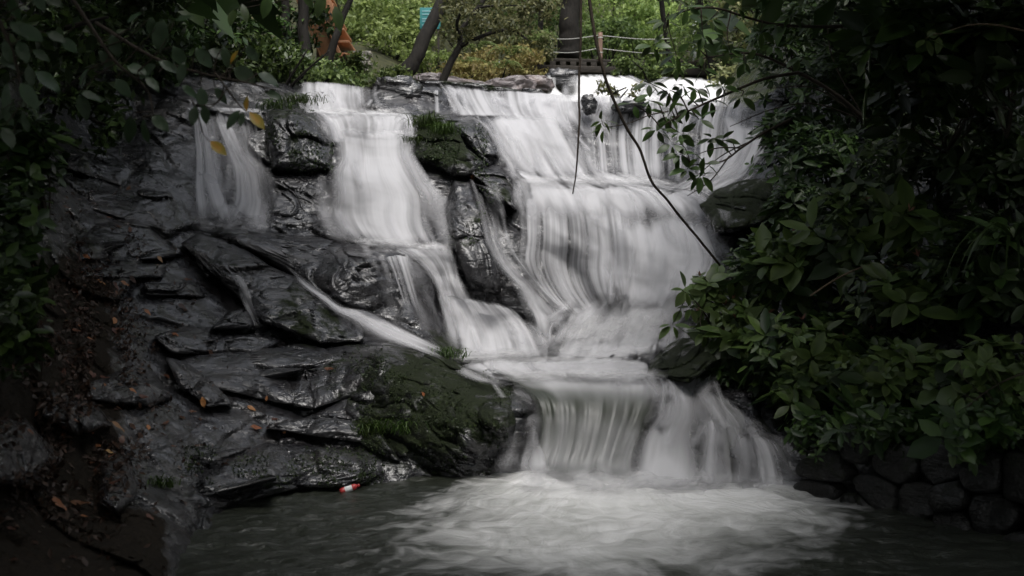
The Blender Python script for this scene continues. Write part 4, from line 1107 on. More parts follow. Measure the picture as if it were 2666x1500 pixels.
tree_limbs('thin dark sapling crossing the orange stair', 'sapling', [
    ([(848,205,17.4),(858,150,17.4),(875,95,17.4),(890,50,17.5),(912,0,17.6),(930,-60,17.7)], [0.09,0.075,0.06,0.05,0.045])],
    leaves=[((935,-150,17.7),(0.9,0.8,0.5),700,0.12)], seed=4)
for i, (x, w) in enumerate([(440, .10), (520, .07), (600, .08), (745, .09), (790, .11)]):
    tree_limbs(['slender dim trunk left of the glossy shrubs', 'thin pale stem among the dark leaves', 'straight reddish dim trunk in the dark wood', 'dim trunk behind the glossy shrubs', 'dark trunk just left of the orange stair'][i], 'wood_tree',
        [([(x, 210, 17.5), (x + 4, 120, 17.6), (x - 2, 20, 17.7), (x + 6, -250, 18)], [w, w * .9, w * .8])], seed=20 + i,
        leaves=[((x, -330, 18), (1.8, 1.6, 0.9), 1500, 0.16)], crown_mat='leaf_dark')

for i, (x, w, D, lean) in enumerate([(965, .10, 33, 8), (1290, .12, 34, -6), (1400, .09, 29, 5), (1640, .13, 36, 10), (1750, .09, 31, -14), (1860, .12, 27, -20)]):
    tree_limbs(['slim dark trunk behind the bright yellow-green shrub', 'straight dark trunk behind the forked tree', 'thin trunk left of the big upright trunk', 'trunk in the bright leaves right of the long vine', 'slanting thin trunk behind the railing', 'leaning dark trunk right of the footbridge'][i], 'slope_tree',
        [([(x, 190, D), (x + lean, 100, D), (x + 2 * lean, 0, D), (x + 3 * lean, -200, D)], [w, w * .9, w * .8])], seed=50 + i,
        leaves=[((x + 3 * lean, -60, D - .8), (1.6, .9, .6), 900, 0.15)], crown_mat='leaf_dark')
# glossy shrubs and dark wood on the left bank above the falls
for i, (x, y, D, rx, rz, n, mt, lb) in enumerate([
    (560, 150, 16.4, 1.1, .50, 1700, 'leaf_bank', 'glossy small-leaved shrub above the left fall'),
    (700, 160, 16.6, 1.0, .42, 1700, 'leaf_bank', 'glossy small-leaved shrub above the black square block'),
    (800, 195, 17.0, .7, .22, 1000, 'leaf_sun', 'low light green plants on the brink by the sapling'),
    (620, 80, 17.5, 1.2, .45, 1700, 'leaf_dark', 'dim leafy bush behind the glossy shrubs'),
    (350, 130, 14.5, 1.2, .8, 1800, 'leaf_dark', 'dim leafy bush over the far left rocks'),
    (180, 200, 11.5, 1.0, .7, 1700, 'leaf_dark', 'dark bush in the upper left shade'),
    (480, 40, 16.5, 1.4, .9, 1800, 'leaf_dark', 'dark leafy tangle at the top left'),
    (240, 40, 12.5, 1.2, .9, 1700, 'leaf_dark', 'black-green tangle above the far left rocks'),
    (720, 30, 18.5, 1.3, .9, 1500, 'leaf_dark', 'dark foliage left of the orange stair'),
    (60, 60, 9.0, .8, .7, 1300, 'leaf_dark', 'dark foliage in the top left corner')]):
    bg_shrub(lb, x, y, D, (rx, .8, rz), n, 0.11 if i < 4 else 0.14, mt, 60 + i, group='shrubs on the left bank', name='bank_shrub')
# ------------------------------------------------------------------ things built by people
def box(c, s, ax=None):
    """box of full size s at c; ax = 3x3 rows of axes"""
    c = np.asarray(c, float); h = np.asarray(s, float) / 2
    A = np.eye(3) if ax is None else np.asarray(ax, float)
    b = min(h) * 0.18
    V = []
    for sz in (-1, 1):
        for sx, sy in ((-1, -1), (1, -1), (1, 1), (-1, 1)):
            V.append(c + A[0] * sx * h[0] + A[1] * sy * h[1] + A[2] * sz * h[2])
    F = [(0, 3, 2, 1), (4, 5, 6, 7), (0, 1, 5, 4), (1, 2, 6, 5), (2, 3, 7, 6), (3, 0, 4, 7)]
    return np.array(V), np.array(F)

def box_obj(name, c, s, mat, parent, ax=None):
    V, F = box(c, s, ax)
    o = link(name, mesh_np(name, V - np.array(parent.location), F, M[mat], smooth=False), parent)
    m = o.modifiers.new('bevel', 'BEVEL'); m.width = min(s) * 0.12; m.segments = 2
    return o

def beam(name, a, b, w, h, mat, parent):
    a, b = np.asarray(a, float), np.asarray(b, float)
    x = unit(b - a); y = unit(np.cross([0, 0, 1.0], x)) if abs(x[2]) < .99 else np.array([0, 1.0, 0]); z = np.cross(x, y)
    return box_obj(name, (a + b) / 2, (np.linalg.norm(b - a), w, h), mat, parent, (x, y, z))

# footbridge over the upper stream
BD = 28.0
t = thing('footbridge', 'dark wooden footbridge crossing above the upper falls', 'bridge', at(1370, 185, BD))
pa, pb = at(1372, 158, BD), at(1960, 172, BD)
beam('deck_edge', pa + [0, 0, .03], pb + [0, 0, .03], 0.10, 0.10, 'oldwood', t)
beam('bearer', at(1372, 180, BD), at(1960, 194, BD), 0.30, 0.20, 'oldwood', t)
n = 38
for i in range(n):
    f = (i + 0.5) / n
    c = pa * (1 - f) + pb * f
    box_obj('plank', c + [0, .65, .06], (6.05 / n * 1.0, 1.25, .05), 'oldwood', t)
for i in range(22):
    f = (i + 0.5) / 22
    c = pa * (1 - f) + pb * f
    box_obj('spacer_block', c + [0, -.02, -.09], (.17, .12, .15), 'oldwood', t)
# white pipe under the deck, seen between the blocks
P_ = smooth_line([at(1290, 163, BD), at(1320, 164, BD + .05), at(1343, 162, BD + .1), at(1347, 154, BD + .12)], 14)
pc = np.vstack([P_, smooth_line([at(1350, 157.5, BD + .12), at(1700, 165, BD + .12), at(1960, 172, BD + .12)], 30)])
V, F = tube(pc, [0.03, 0.03], 8)
tag(link('water_pipe', mesh_np('water_pipe', V, F, M['pipe'])), 'white pipe running beneath the footbridge deck', 'pipe')

fence_posts = []
def rope_between(label, a, b, sag, rad=0.010):
    m = (np.asarray(a) + np.asarray(b)) / 2 - [0, 0, sag]
    V, F = tube(smooth_line([a, m, b], 24), [rad, rad], 6)
    tag(link('rope', mesh_np('rope', V, F, M['rope'])), label, 'rope', 'ropes of the footbridge railing')
def rpost(label, px, y0, y1, D, w, mat='post'):
    a, b = at(px, y1, D), at(px, y0, D)
    t = thing('railing_post', label, 'post', a, 'posts of the footbridge railing')
    V, F = tube(np.linspace(a, b, 8), [w, w * .98], 10, 0.05, 3)
    link('shaft', mesh_np('shaft', V - a, F, M[mat]), t)
    V, F = tube(np.array([b + [0, 0, -.004], b + [0, 0, .012], b + [0, 0, .02]]), [w * 1.04, w * 1.0, w * .6], 10)
    link('cap', mesh_np('cap', V - a, F, M[mat]), t)
    for z in (0.18, 0.72):
        V, F = tube(np.array([a * z + b * (1 - z) + [0, 0, -.012], a * z + b * (1 - z) + [0, 0, .012]]), [w * 1.1, w * 1.1], 10)
        link('rope_binding', mesh_np('rope_binding', V - a, F, M['rope']), t)
rpost('brown wooden railing post on the footbridge', 1563, 86, 158, BD - .1, 0.065)
rpost('pale railing post half hidden by leaves right of the footbridge', 1808, 52, 160, BD + .9, 0.055, 'pipe')
rpost('railing post behind the ferns at the left end of the footbridge', 1410, 92, 158, BD + .6, 0.06)
rope_between('upper rope left of the brown railing post', at(1412, 100, BD + .5), at(1560, 92, BD - .1), .06)
rope_between('lower rope left of the brown railing post', at(1412, 134, BD + .5), at(1560, 126, BD - .1), .08)
rope_between('upper rope right of the brown railing post', at(1566, 93, BD - .1), at(1806, 96, BD + .8), .09)
rope_between('lower rope right of the brown railing post', at(1566, 127, BD - .1), at(1806, 134, BD + .8), .09)

# orange wooden stair
SD = 20.0
t = thing('wooden_staircase', 'orange wooden stair rising out of the top left trees', 'stairs', at(870, 190, SD))
a, b = at(888, 150, SD), at(800, -60, SD)
x = unit(b - a)
nrm_ = np.array([-x[2], 0, x[0]])
if nrm_[0] > 0: nrm_ = -nrm_
beam('edge_trim', a, b, .14, .07, 'orange_wood', t)
beam('stringer', a + nrm_ * .19 + [0, .06, 0], b + nrm_ * .19 + [0, .06, 0], .06, .30, 'brown_wood', t)
beam('edge_trim', a + nrm_ * .37 + [0, .02, 0], b + nrm_ * .37 + [0, .02, 0], .12, .045, 'brown_wood', t)
for i in range(7):
    c = a * (1 - i / 6.5) + b * (i / 6.5)
    box_obj('tread', c - nrm_ * .10 + [0.02, .55, .05], (.30, 1.0, .05), 'orange_wood', t)
beam('handrail', at(880, 75, SD - .1), at(838, -30, SD - .1), .10, .16, 'orange_wood', t)
beam('newel_post', at(831, 185, SD + .2), at(831, 70, SD + .2), .10, .10, 'post', t)
beam('newel_post', at(876, 195, SD), at(876, 140, SD), .09, .09, 'post', t)

# stone block wall at the stair foot
t = thing('stone_pier', 'grey stone pier at the foot of the orange stair', 'wall', at(925, 195, 20.6))
r = np.random.default_rng(8)
for row in range(4):
    for kx in range(4):
        c = at(925, 182, 20.6) + np.array([(kx - 1.5) * .15 + (row % 2) * .05, r.uniform(-.02, .02), row * .105])
        box_obj('stone', c, (.145, .3, .098), 'grey_stone', t)

# teal board
t = thing('sign_board', 'teal information board behind the leaning trunk', 'sign', at(1118, 130, 24))
box_obj('board', at(1120, 48, 24), (.50, .03, .52), 'teal', t)
for i, yy in enumerate((30, 38, 50, 56, 66)):
    box_obj('text_line', at(1113, yy, 24) + [0, -.02, 0], (.26, .008, .022), 'teal_text', t)
for dx in (-.2, .2):
    a = at(1120, 60, 24) + [dx, .03, 0]
    beam('leg', a - [0, 0, 1.3], a, .05, .05, 'oldwood', t)

# pale rocks and earth bank behind the brink
def boulder(label, px, py, D, rad, mat='dryrock', seed=0, name='boulder', moss_=0.0, cat='rock', rot=0.0, flat=0.0):
    u = np.linspace(0, 2 * np.pi, 40, endpoint=False); v = np.linspace(-np.pi / 2, np.pi / 2, 24)
    d = np.stack([np.cos(v)[:, None] * np.cos(u), np.cos(v)[:, None] * np.sin(u), np.sin(v)[:, None] * np.ones_like(u)], -1)
    q = np.sign(d) * np.abs(d) ** 0.75
    f = 0.72 + 0.55 * fbm(d * 1.3 + seed * 3.7, 3, seed) - 0.18 * (1 - sstep(0, .25, (lambda z: z[1] - z[0])(voronoi(d * 1.6 + seed, seed))))
    P = q * f[..., None] * np.asarray(rad)
    c, s = math.cos(rot), math.sin(rot)
    P = np.stack([P[..., 0] * c - P[..., 2] * s, P[..., 1], P[..., 0] * s + P[..., 2] * c], -1)
    n, m_ = P.shape[:2]
    i = np.arange(n * m_).reshape(n, m_); j = np.roll(i, -1, 1)
    F = np.stack([i[:-1], j[:-1], j[1:], i[1:]], -1).reshape(-1, 4)
    me = mesh_np(name, P, F, M[mat], attrs={'moss': np.full(n * m_, moss_)})
    return tag(link(name, me, None, [float(x) for x in at(px, py, D)]), label, cat, kind='thing')
boulder('wide pale lilac rock behind the brink', 1320, 238, 21.5, (.62, .5, .26), seed=1, rot=.12)
boulder('pale sunlit stone at the foot of the slim forked tree', 1120, 212, 21.5, (.42, .4, .16), seed=2)
boulder('pinkish earth bank behind the brink', 1205, 236, 21.3, (.7, .5, .24), seed=3, rot=-.2, name='earth_bank', cat='bank')
boulder('low grey rock right of the pale lilac rock', 1400, 222, 22.2, (.42, .4, .22), seed=4, moss_=.2)
boulder('black boulder sitting on the brink', 1385, 250, 18.6, (.28, .3, .12), 'rock', 5, moss_=.2)
boulder('black stone poking through the brink curtain', 1533, 272, 16.0, (.14, .16, .16), 'rock', 6)
boulder('dark flat stone on the brink under the long vine', 1640, 280, 16.0, (.30, .2, .10), 'rock', 7)
boulder('dark rock behind the small separate spout', 1470, 215, 24.6, (.5, .4, .36), 'rock', 8, moss_=.2)
boulder('dark mossy rock on the brink beside the short upper curtain', 1040, 250, 16.3, (.42, .4, .30), 'rock', 9, moss_=.6)
boulder('long mossy sill of rock along the left brink', 1190, 236, 17.2, (1.0, .35, .12), 'rock', 10, moss_=.75, rot=-.07)

# red and white bottle caught at the water edge
bp = at(910, 1272, 8.15)
t = thing('plastic_bottle', 'small red and white plastic bottle at the water edge', 'bottle', bp)
ax = unit([0.9, 0.15, 0.28])
BS = .78
prof = [(-.105, .006), (-.10, .030), (-.085, .034), (-.05, .035), (-.045, .034), (0.0, .033), (.02, .035), (.05, .035), (.065, .030), (.085, .015), (.09, .013)]
def lathe(pr):
    P = np.array([ax * a for a, _ in pr]); return tube(P, [q for _, q in pr], 16)
def lathe_exact(pr):
    S = unit(np.cross(ax, [0, 0, 1.0])); Q = np.cross(S, ax)
    an = np.linspace(0, 2 * np.pi, 16, endpoint=False)
    V = BS * np.vstack([[ax * a + rr_ * (math.cos(z) * S + math.sin(z) * Q) for z in an] for a, rr_ in pr])
    i = np.arange(len(V)).reshape(len(pr), 16); j = np.roll(i, -1, 1)
    return V, np.stack([i[:-1], j[:-1], j[1:], i[1:]], -1).reshape(-1, 4)
V, F = lathe_exact(prof[:4] + [(-.048, .033)]); link('bottom', mesh_np('bottom', V, F, M['plastic_red']), t)
V, F = lathe_exact([(-.048, .033), (-.045, .034), (0, .031), (.03, .034)]); link('wrapper', mesh_np('wrapper', V, F, M['plastic_white']), t)
V, F = lathe_exact([(.03, .034), (.05, .035), (.065, .030), (.085, .015), (.088, .013)]); link('shoulder', mesh_np('shoulder', V, F, M['plastic_red']), t)
V, F = lathe_exact([(.088, .014), (.09, .017), (.11, .017), (.112, .003)]); link('cap', mesh_np('cap', V, F, M['plastic_red']), t)

# mossy dry stone wall on the right bank
wa, wb = np.array([2.45, 8.35, 0.0]), np.array([4.3, 5.2, 0.0])
t = thing('stone_wall', 'dark mossy dry stone wall along the right edge of the pool', 'wall', (wa + wb) / 2)
r = np.random.default_rng(5)
wd_ = unit(wb - wa); wn_ = np.array([wd_[1], -wd_[0], 0]); wn_ = -wn_ if wn_[0] > 0 else wn_
Lw = np.linalg.norm(wb - wa)
def clip_cell(poly, mid, nrm2):
    out = []
    for i in range(len(poly)):
        p, q = poly[i], poly[(i + 1) % len(poly)]
        dp, dq = (p - mid) @ nrm2, (q - mid) @ nrm2
        if dp <= 0: out.append(p)
        if dp * dq < 0: out.append(p + (q - p) * dp / (dp - dq))
    return out
sites = []
for iz in range(3):
    for ix in range(13):
        sites.append(((ix + .5 + (iz % 2) * .5 + r.uniform(-.45, .45)) * .36, -.06 + iz * .225 + r.uniform(-.085, .085)))
sites = np.array(sites)
for i_, c_ in enumerate(sites):
    cell = [c_ + np.array(q) for q in ((-.3, -.18), (.3, -.18), (.3, .16), (-.3, .16))]
    for j_, d_ in enumerate(sites):
        if i_ != j_ and np.hypot(*(d_ - c_)) < .9 and len(cell) > 2:
            cell = clip_cell(cell, (c_ + d_) / 2, d_ - c_)
    if len(cell) < 3: continue
    cell = np.array(cell); m_ = cell.mean(0)
    # rounder outline, inset for the joint
    K = 20
    dens_ = np.vstack([np.linspace(cell[k], cell[(k + 1) % len(cell)], 6, endpoint=False) for k in range(len(cell))])
    sm = (np.roll(dens_, 1, 0) + dens_ * 1 + np.roll(dens_, -1, 0) + np.roll(dens_, 2, 0) + np.roll(dens_, -2, 0)) / 5
    sm = m_ + (sm - m_) * .975
    rings = []
    prr = r.uniform(.0, .08)
    for sc, dp in ((.98, -.14), (1.0, -.01), (.95, .018), (.80, .03), (.4, .036), (.03, .036)):
        q = m_ + (sm - m_) * sc
        X = wa + wd_ * q[:, :1] + np.array([0, 0, 1.0]) * q[:, 1:] - wn_ * (q[:, 1:] * .22) + wn_ * (dp + prr)
        X = X + wn_ * (.11 * (fbm(X * 6, 3, 3)[:, None] - .5))
        rings.append(X)
    X = np.stack(rings); nn = X.shape[1]
    ii = np.arange(6 * nn).reshape(6, nn); jj = np.roll(ii, -1, 1)
    F = np.stack([ii[:-1], jj[:-1], jj[1:], ii[1:]], -1).reshape(-1, 4)
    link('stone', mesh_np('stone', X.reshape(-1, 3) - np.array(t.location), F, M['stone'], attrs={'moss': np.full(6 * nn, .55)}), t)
# ------------------------------------------------------------------ the right bank: shrubs in front of it, each its own plant
LEAF_SOLO = {mt: [oval_leaf_mesh('leaf', M[mt], w, dr) for w, dr in ((.44, .16), (.50, .26))] for mt in ('leaf_bank', 'leaf_dark')}
def bank(label, x, y, D, rx, rz, n, L, seed, **kw):
    return shrub(label, x, y, D, (rx, 0.55 * rx + .15, rz), int(n * 1.2), L=L * .86, seed=seed, group='shrubs on the right bank', **kw)
bank('glossy shrub with pink buds leaning over the foot of the main fall', 1850, 790, 10.6, .32, .32, 34, .17, 1, buds=12, k=6, solo=90)
bank('light green rosette shrub above the rounded mossy boulder', 1930, 870, 10.0, .42, .34, 60, .19, 2, buds=12, solo=110)
bank('small-leaved dark shrub at the edge of the main fall', 1960, 700, 11.2, .36, .36, 120, .12, 3, mat='leaf_dark')
bank('dark shrub spilling from the black boulder', 2080, 560, 11.6, .48, .42, 130, .12, 4, mat='leaf_dark')
bank('pink-budded shrub in the middle of the right bank', 2080, 690, 10.0, .60, .40, 100, .18, 5, buds=18, solo=120)
bank('broad shrub with red tips at the heart of the right bank', 2260, 590, 9.8, .75, .42, 110, .18, 6, buds=16, solo=120)
bank('wide leafy shrub low on the right bank', 2130, 930, 9.2, .68, .42, 140, .16, 7, buds=8, solo=130)
bank('heart-leaved shrub hanging over the stone wall', 2330, 990, 8.5, .62, .36, 130, .13, 8, wl=.62, solo=130)
bank('round-leaved creeper at the right edge above the wall', 2580, 1010, 7.4, .40, .42, 70, .15, 9, wl=.72, k=5, solo=130)
bank('dim shrub in the shade of the right bank', 2390, 780, 9.0, .75, .46, 130, .17, 10, buds=8, solo=100)
bank('dim broad-leaved shrub at the right edge', 2580, 690, 8.4, .65, .50, 130, .15, 11, mat='leaf_dark', solo=90)
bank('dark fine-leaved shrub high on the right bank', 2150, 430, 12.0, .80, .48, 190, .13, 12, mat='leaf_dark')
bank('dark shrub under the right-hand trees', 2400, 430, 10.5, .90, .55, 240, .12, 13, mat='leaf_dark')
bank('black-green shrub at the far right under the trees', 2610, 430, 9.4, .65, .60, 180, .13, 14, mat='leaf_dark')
bank('shaded shrub beside the right veil of the lower cascade', 2070, 1000, 9.4, .40, .24, 70, .12, 15, mat='leaf_dark')
bank('yellow-green rosette hanging by the lower cascade', 2060, 1045, 9.0, .20, .18, 14, .15, 16, k=6, solo=60)
bank('dark creeping plants on the boulder below the main fall', 1870, 960, 10.0, .24, .16, 40, .10, 17, mat='leaf_dark')
bank('low ferny growth above the stone wall', 2430, 1130, 7.9, .55, .22, 70, .10, 18, mat='leaf_dark')
bank('drooping leafy spray above the right bank', 2450, 260, 9.2, .70, .45, 90, .20, 19, mat='leaf_dark', k=6, solo=90)
bank('large-leaved spray at the top right', 2400, 120, 8.6, .75, .40, 80, .22, 20, mat='leaf_dark', k=6, solo=90)
bank('dark spray in the top right corner', 2620, 150, 8.0, .55, .60, 80, .20, 21, mat='leaf_dark', k=6, solo=70)
bank('dark mass of leaves behind the long branches', 2200, 230, 13.5, .95, .75, 300, .12, 22, mat='leaf_dark')
bank('lacy dark foliage above the side chute', 2080, 120, 15.5, 1.0, .9, 330, .12, 23, mat='leaf_dark')
bank('dark leafy curtain at the top right of the stream', 2250, 40, 12.5, 1.0, .55, 260, .14, 24, mat='leaf_dark')
bank('low dark growth under the right end of the brink', 2060, 345, 14.0, .55, .32, 130, .12, 25, mat='leaf_dark')

bank('leafy fringe hanging over the near end of the stone wall', 2560, 1120, 6.9, .42, .22, 60, .11, 26, mat='leaf_dark', wl=.6)
bank('leafy fringe hanging over the middle of the stone wall', 2300, 1110, 7.8, .50, .20, 70, .11, 27, mat='leaf_dark')
bank('ferny growth over the far end of the stone wall', 2140, 1130, 8.3, .35, .22, 60, .10, 28, mat='leaf_dark')
shrub('dark creeper over the left edge rocks', 70, 430, 6.6, (0.26, .2, 0.42), 90, L=0.1, seed=29, mat='leaf_dark', wl=.55, group='dark plants along the left edge')
shrub('dark leafy growth at the left edge', 40, 640, 6.2, (0.22, .2, 0.4), 80, L=0.09, seed=30, mat='leaf_dark', wl=.55, group='dark plants along the left edge')
shrub('dim ground plants at the left edge', 50, 850, 5.9, (0.2, .2, 0.34), 60, L=0.08, seed=31, mat='leaf_dark', wl=.55, group='dark plants along the left edge')
# strap-leaved clump at the right edge
c = at(2640, 620, 7.6)
t = thing('strap_leaf_plant', 'drooping strap-leaved clump at the right edge', 'plant', c)
r = np.random.default_rng(77)
for i in range(34):
    a = r.uniform(0, 6.28); o = np.array([math.cos(a), math.sin(a) * .6 - .2, 0]); s = r.uniform(.35, .62)
    pts = smooth_line([c, c + o * s * .35 + [0, 0, .22 * s], c + o * s * .75 + [0, 0, -.05], c + o * s + [0, 0, -.6 * s]], 10)
    S = unit(np.cross(np.gradient(pts, axis=0), [0, 0, 1.0])) * np.array([.2, .9, 1, 1, .9, .8, .6, .45, .25, .03])[:, None] * .016
    V = np.stack([pts - S, pts + S], 1).reshape(-1, 3); F = grid_faces(10, 2)
    link('blade', mesh_np('blade', V - c, F, M['leaf_dark'], attrs={'tint': np.full(20, r.random())}), t)

# ------------------------------------------------------------------ branches
LEAF_R = [oval_leaf_mesh('leaf', M['leaf_dark'], w, dr) for w, dr in ((.44, .12), (.48, .25), (.40, .18))]
LEAF_F = [oval_leaf_mesh('leaf', M['leaf_front'], w, dr, wave=1) for w, dr in ((.48, .10), (.54, .22), (.44, .30))]
LEAF_B = [oval_leaf_mesh('leaf', M['leaf_bank'], w, dr) for w, dr in ((.44, .15), (.52, .25))]
LEAF_Y = oval_leaf_mesh('leaf', M['leaf_yellow'], .46, .12, spots=lambda v: 0.15 + 0.8 * (abs(v[0]) < .08) * (v[1] < .7))

def branch(label, pts, rad, leaves, seed, mats, L=0.16, mat='twig', cat='branch', name='leafy_branch', group=None, k=5, extra=()):
    """a twiggy branch; leaves = whorls at (px,py,D)"""
    r = np.random.default_rng(7000 + seed)
    P = smooth_line([at(*p) for p in pts], 36)
    t = thing(name, label, cat, P[0], group)
    P = P + 0.012 * (fbm(np.stack([P[:, 0] * 4, P[:, 1] * 4, P[:, 2] * 4 + seed], -1), 3, seed)[:, None] - .5)
    V, F = tube(P, rad, 7)
    link('stem', mesh_np('stem', V - P[0], F, M[mat]), t)
    for e in extra:
        Q = smooth_line([at(*p) for p in e], 16); V, F = tube(Q, [rad[-1] * 1.6, rad[-1] * .7], 5)
        link('twig', mesh_np('twig', V - P[0], F, M[mat]), t)
    for lx, ly, lD, kk in leaves:
        c = at(lx, ly, lD)
        hold = t
        j = np.argmin(np.linalg.norm(P - c, axis=1))
        if np.linalg.norm(P[j] - c) > .04:
            Q = smooth_line([P[j], (P[j] + c) / 2 + r.normal(size=3) * .03, c], 8); V, F = tube(Q, [rad[-1] * 1.3, rad[-1] * .6], 5)
            hold = link('twig', mesh_np('twig', V - P[0], F, M[mat]), t)
        a0 = r.random() * 6.28
        for i in range(kk):
            a = a0 + i * 2.399
            d = np.array([math.cos(a), -.25 + .4 * r.normal(), math.sin(a) * .75 - .35])
            put_leaf(mats[r.integers(len(mats))], hold, c + unit(d) * L * .15 - (P[0] if hold is not t else 0), d, np.array([0, -.55, .8]) + .35 * r.normal(size=3), L * r.uniform(.7, 1.15))
    return t

branch('dark leafy branch hanging in front of the main fall', [(2080,190,9.6),(1990,205,9.4),(1880,250,9.2),(1790,290,9.0),(1720,330,8.9)], [.018,.006],
    [(1745,235,9.1,6),(1690,262,9.0,5),(1740,300,9.0,6),(1712,335,8.9,6),(1790,280,9.0,5),(1770,345,8.9,6),(1810,230,9.1,5),(1850,260,9.2,5),(1690,215,9.1,5),(1820,310,9,4),(1880,225,9.2,6),(1930,250,9.3,5),(1650,270,8.9,4),(1780,225,9.1,4)], 1, LEAF_R, .155)
branch('lower leafy branch across the side chute', [(2060,310,9.4),(1990,345,9.2),(1930,385,9.0),(1880,420,8.9),(1800,430,8.8)], [.016,.005],
    [(1770,400,8.8,6),(1790,440,8.8,5),(1825,455,8.8,6),(1835,425,8.8,4),(1855,360,9,5),(1880,365,9,4),(1750,375,8.8,5)], 2, LEAF_R, .15,
    extra=[[(1900,405,8.9),(1850,470,8.9),(1790,510,8.8)],[(1960,365,9.1),(1880,405,9.0),(1800,470,8.8)],[(1930,385,9),(1870,385,8.9),(1820,400,8.8)]])
branch('fine sprig pointing left over the curtain', [(1740,290,8.9),(1690,300,8.8),(1640,320,8.8),(1580,330,8.8),(1566,312,8.8)], [.006,.003],
    [(1568,315,8.8,5),(1572,335,8.8,4)], 3, LEAF_B, .13)
branch('long bare branch fanning over the upper right stream', [(2260,320,10.5),(2180,250,10.4),(2080,190,10.3),(1960,140,10.2),(1840,150,10.1)], [.03,.006],
    [(1820,120,10.1,5),(1880,110,10.1,6),(1940,160,10.1,5),(1760,175,10,6),(1830,180,10,5),(2010,120,10.2,6),(2080,150,10.2,5)], 4, LEAF_R, .15,
    extra=[[(2240,310,10.5),(2120,270,10.2),(2010,285,10.0),(1900,330,9.8)],[(2230,300,10.5),(2120,230,10.2),(2000,230,10.1)],[(2250,310,10.5),(2170,160,10.4),(2150,40,10.3)]])
branch('high dark branch reaching across the stream from the right', [(2300,60,9.6),(2150,70,9.4),(2000,60,9.2),(1850,20,9.0),(1740,40,8.9)], [.02,.006],
    [(1730,55,8.9,6),(1790,20,8.9,6),(1850,50,9,6),(1920,20,9.1,6),(1980,80,9.1,6),(2060,40,9.2,6),(1700,120,8.9,5),(1760,140,8.9,6),(1830,90,9,5),(1900,130,9,5)], 5, LEAF_R, .15)
branch('pale bare twig arching at the top right', [(2700,88,7.5),(2600,66,7.4),(2520,66,7.4),(2450,88,7.3)], [.008,.004], [(2445,90,7.3,4),(2410,100,7.3,4)], 6, LEAF_B, .13, mat='twig_pale')
branch('bent lichen-pale twig in the middle of the right bank', [(2110,770,9.2),(2190,720,9.1),(2270,690,9.0),(2350,694,9.0),(2380,720,8.9)], [.009,.006], [(2390,725,8.9,6)], 7, LEAF_B, .14, mat='twig_pale')
branch('glossy leaf whorls standing against the white foot of the fall', [(1860,860,10.2),(1830,810,10.0),(1800,775,9.9),(1770,752,9.8)], [.010,.005],
    [(1785,755,9.8,6),(1750,845,9.8,6),(1800,800,9.8,5),(1830,865,9.8,4)], 8, LEAF_B, .17)
branch('heart-leaved vine over the right wall', [(2700,960,6.9),(2600,1000,6.9),(2520,1060,6.8),(2480,1130,6.8),(2470,1180,6.8)], [.006,.003],
    [(2500,935,6.9,4),(2570,950,6.9,4),(2640,1030,6.8,4),(2560,1080,6.8,5),(2600,1120,6.8,4),(2480,1170,6.8,4),(2640,1120,6.8,3),(2510,1030,6.9,4)], 9, LEAF_B, .13)

# the near branches at the upper left, with large leaves placed as seen
def hero(label, stem, rad, leaves, seed, mats, group=None):
    r = np.random.default_rng(9000 + seed)
    P = smooth_line([at(*p) for p in stem], 36)
    t = thing('leafy_branch', label, 'branch', P[0], group)
    V, F = tube(P, rad, 7); link('stem', mesh_np('stem', V - P[0], F, M['twig']), t)
    for x, y, lp, ang, D, *kind in leaves:
        b = at(x, y, D); L = lp / FPX * D
        d = np.array([math.cos(R(ang)), r.uniform(-.4, .2), -math.sin(R(ang))])
        up = np.array([r.normal() * .4, -.8, .6])
        me = LEAF_Y if kind and kind[0] == 'y' else mats[r.integers(len(mats))]
        put_leaf(me, t, b, d, up, L)
        j = np.argmin(np.linalg.norm(P - b, axis=1))
        if .03 < np.linalg.norm(P[j] - b):
            Q = smooth_line([P[j], (P[j] + b) / 2 + r.normal(size=3) * .02, b], 7); V, F = tube(Q, [.004, .002], 5)
            link('twig', mesh_np('twig', V - P[0], F, M['twig']), t)
    return t
hero('branch of large pale-lit leaves at the top left edge', [(-60,-40,4.4),(0,60,4.4),(40,160,4.4),(60,260,4.4)], [.012,.004],
    [(20,-15,70,70,4.4),(90,-20,60,60,4.4),(110,-15,60,30,4.4),(25,55,85,35,4.4),(40,70,90,25,4.4),(120,85,55,20,4.4),(12,105,65,75,4.4),(48,105,70,65,4.4),(85,130,50,30,4.4),
     (20,215,80,95,4.4),(55,215,85,55,4.4),(90,185,80,35,4.4),(5,285,50,50,4.4),(60,290,60,75,4.4),(-10,150,60,20,4.4),(75,170,60,80,4.4),(10,330,70,60,4.4)], 1, LEAF_F)
hero('drooping branch of large leaves above the far left rocks', [(150,-60,5.0),(230,60,5.0),(300,160,5.0),(380,230,5.0),(400,300,5.0)], [.012,.004],
    [(390,45,55,80,5),(425,50,85,100,5),(370,35,50,160,5),(455,55,50,-20,5),(205,245,70,70,5),(205,240,60,10,5),(340,300,75,95,5),(375,310,65,90,5),(395,300,60,40,5),
     (300,205,60,50,5),(380,200,55,40,5),(260,130,60,60,5),(330,170,60,20,5),(160,100,60,40,5),(290,90,60,75,5),(230,180,55,120,5)], 2, LEAF_F)
